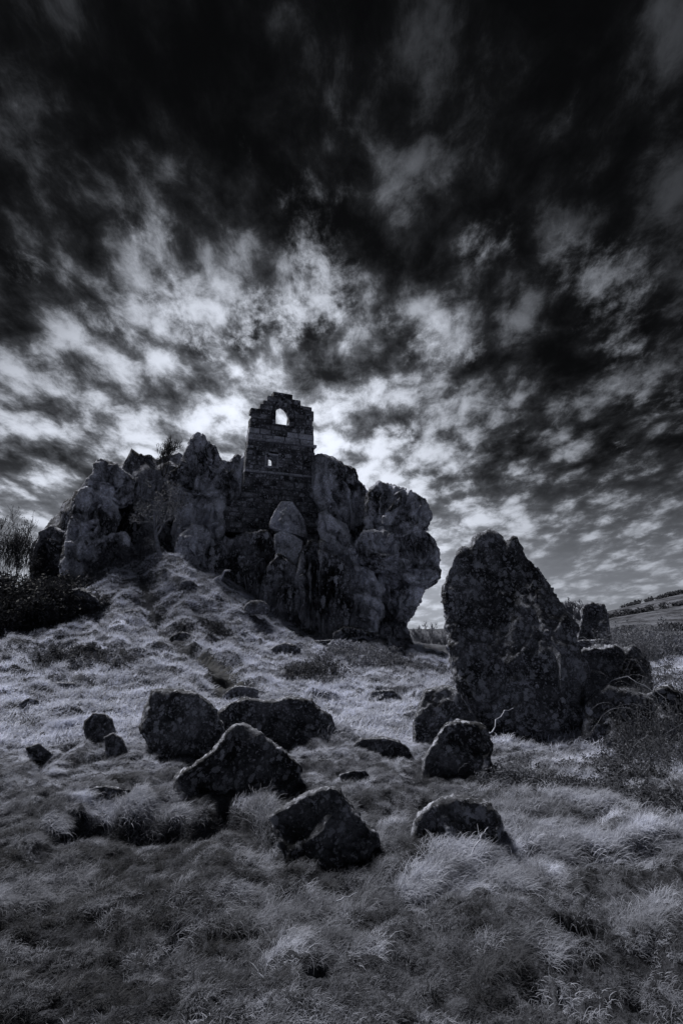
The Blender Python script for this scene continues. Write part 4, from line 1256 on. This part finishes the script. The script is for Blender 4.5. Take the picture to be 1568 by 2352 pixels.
def shade_of(x, y):
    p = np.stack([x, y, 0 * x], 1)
    s = .10 + .42 * sstep(np.hypot(x, y), 4.5, 9.5) + .13 * fbm(p * .35, 3, .5, 71) + .16 * pnoise(p * 2.2, 75) + .36 * pnoise(p * 8.0, 76) * np.clip(8 / np.hypot(x, y), .4, 1) + .30 * pnoise(p * 1.4, 77) * sstep(np.hypot(x, y), 8, 14)  # grass colour darkens towards the camera, a lens vignette painted into the tone
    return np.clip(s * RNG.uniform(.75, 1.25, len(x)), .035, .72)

x, y = scatter(60000, 1.8, 9.5, 38)
k = keep_mask(x, y) & (np.abs(pnoise(np.stack([x * 2.9, y * 2.9, 0 * x], 1) + 3, 22)) < RNG.uniform(.12, .5, len(x))); x, y = x[k], y[k]
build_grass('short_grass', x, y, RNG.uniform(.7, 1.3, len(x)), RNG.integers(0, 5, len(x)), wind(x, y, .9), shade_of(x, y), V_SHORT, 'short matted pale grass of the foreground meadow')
x, y = scatter(12000, 2.0, 11, 38)
cl = .75 * pnoise(np.stack([x * 1.1, y * 1.1, 0 * x], 1), 81) + .9 * (np.clip(-bank_h(x * 1 - .25 * x / np.hypot(x, y), y - .25 * y / np.hypot(x, y)) * 5, 0, 1))
k = keep_mask(x, y) & (cl > .2 + .5 * (1 - sstep(np.hypot(x, y), 3.2, 4.4))); x, y = x[k], y[k]
sw = [ground_px(RNG.uniform(950, 1260), 0) if False else ground_px(t_, 2052 - (t_ - 950) * .2 + RNG.normal(0, 16)) for t_ in RNG.uniform(930, 1300, 420)]
xs_, ys_ = np.array([r_ * math.sin(a_) for a_, r_ in sw]), np.array([r_ * math.cos(a_) for a_, r_ in sw])
for fx, fy, rx, ry in FOOT:
    if fy < 14:
        m_ = int(70 * (rx + ry)); a_ = RNG.uniform(0, 2 * math.pi, m_); q_ = RNG.uniform(1.25, 1.7, m_)
        kx, ky = fx + rx * q_ * np.cos(a_), fy + ry * q_ * np.sin(a_)
        x, y = np.concatenate([x, kx]), np.concatenate([y, ky])
lx_, ly_ = [], []
for a_, rr_, H_, L_ in _banks:
    n_ = int(230 * (a_[-1] - a_[0]) * rr_.mean())
    t_ = RNG.uniform(a_[0], a_[-1], n_); q_ = np.interp(t_, a_, rr_) + np.abs(RNG.normal(.05, .14, n_)) + .02
    g_ = pnoise(np.stack([t_ * 9, 0 * t_, 0 * t_], 1), 91) > -.25
    lx_.append((q_ * np.sin(t_))[g_]); ly_.append((q_ * np.cos(t_))[g_])
for c_ in range(70):
    px_, py_ = RNG.uniform(1130, 1568), RNG.uniform(1740, 1980)
    a_, q_ = ground_px(px_, py_)
    n_ = 22
    dx_ = RNG.normal(0, .22, n_); dy_ = RNG.normal(0, .07, n_)
    lx_.append(q_ * math.sin(a_) + dx_); ly_.append(q_ * math.cos(a_) + dy_ + .4 * dx_)
lx_, ly_ = np.concatenate(lx_), np.concatenate(ly_)
lk_ = keep_mask(lx_, ly_); xs_, ys_ = np.concatenate([xs_, lx_[lk_]]), np.concatenate([ys_, ly_[lk_]])
nl_ = len(x); x, y = np.concatenate([x, xs_]), np.concatenate([y, ys_])
swept = np.arange(len(x)) >= nl_
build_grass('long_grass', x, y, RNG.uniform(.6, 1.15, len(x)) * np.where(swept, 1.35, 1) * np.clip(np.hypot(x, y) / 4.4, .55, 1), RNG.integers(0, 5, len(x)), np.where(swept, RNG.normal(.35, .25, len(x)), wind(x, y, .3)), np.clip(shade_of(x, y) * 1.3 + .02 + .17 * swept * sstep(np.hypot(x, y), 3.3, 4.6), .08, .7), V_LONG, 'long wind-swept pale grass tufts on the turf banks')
x, y = scatter(42000, 9, 32, 38)
k = keep_mask(x, y) & ~((y > 26.5) & (np.abs(x) < 9)); x, y = x[k], y[k]
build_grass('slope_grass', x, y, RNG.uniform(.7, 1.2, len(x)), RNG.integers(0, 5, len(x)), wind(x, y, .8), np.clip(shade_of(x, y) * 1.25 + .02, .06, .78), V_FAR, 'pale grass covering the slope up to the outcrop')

# ------------------------------------------------------------------ stray stems and a dead branch
def runner(name, label, cat, pts, r, mat, group=None):
    p = [Vector(P(*q)) for q in pts]
    fine_ = []
    for i in range(len(p) - 1):
        for t in (0, .34, .67): fine_.append(p[i].lerp(p[i + 1], t) + Vector((random.gauss(0, r), 0, random.gauss(0, r))))
    fine_.append(p[-1])
    o0 = fine_[0].copy()
    v, f = [], []
    tube(v, f, [q - o0 for q in fine_], [r * (1 - .7 * i / len(fine_)) for i in range(len(fine_))], 4)
    o = link(name, mesh_py(name, v, f, True), M[mat], None, o0)
    return tag(o, label, cat, group)
runner('dead_branch', 'bleached dead branch jutting from the foot of the overhang above the slope', 'branch', [(485, 1345, 24.4), (497, 1328, 24.2), (512, 1322, 24.0), (526, 1313, 23.9)], .09, 'stalk')
GR = 'dry bramble runners arching in the grass'
runner('bramble_runner', 'thin dry runner climbing from dome-topped boulder to the standing stone', 'bramble', [(1122, 1690, 7.3), (1140, 1655, 7.4), (1160, 1632, 7.5), (1178, 1626, 7.6)], .010, 'stalk', GR)
runner('bramble_runner', 'dry runner leaning across the lichen-blotched boulder into swept grass', 'bramble', [(1060, 1990, 4.3), (1090, 1950, 4.35), (1105, 1915, 4.45), (1120, 1900, 4.5)], .006, 'stalk', GR)
runner('bramble_runner', 'long pale runner arching over the right bramble bank', 'bramble', [(1370, 1600, 9.0), (1400, 1565, 8.9), (1440, 1553, 8.7), (1500, 1590, 8.5)], .010, 'stalk', GR)
runner('bramble_runner', 'single pale stalk lying in short grass near the middle of the meadow', 'bramble', [(772, 2072, 3.85), (800, 2058, 3.9), (826, 2050, 3.95)], .004, 'stalk', GR)

GHD = 'dark hedgerows across the far hill'
for k_, (x0_, y0_, x1_, y1_, Y_, hh_, lab_) in enumerate([(1330, 1436, 1600, 1392, 330, 3.2, 'dark hedgerow along the foot of the far hill'), (1400, 1432, 1600, 1412, 220, 2.6, 'nearer broken hedgerow across the heath'),
                                                     (1430, 1418, 1600, 1374, 430, 3.0, 'thin hedgerow near the crest of the far hill')]):
    n_ = 2600
    t_ = RNG.random(n_); t_ = t_[pnoise(np.stack([t_ * 14 + k_ * 9, 0 * t_, 0 * t_], 1), 3) > -.12]
    a_, b2_ = P(x0_, y0_, Y_), P(x1_, y1_, Y_)
    X_ = a_[0] + (b2_[0] - a_[0]) * t_; Yv = Y_ + RNG.normal(0, 2, len(t_))
    Z_ = height(X_, Yv) + hh_ * RNG.random(len(t_)) * (.5 + .5 * np.abs(pnoise(np.stack([t_ * 40, 0 * t_, 0 * t_], 1), 4)) * 2)
    o_ = link('hedgerow', leaf_mesh('hedgerow', np.stack([X_, Yv, Z_], 1), .8, 300 + k_), M['leaf_dark'])
    tag(o_, lab_, 'hedge', GHD)
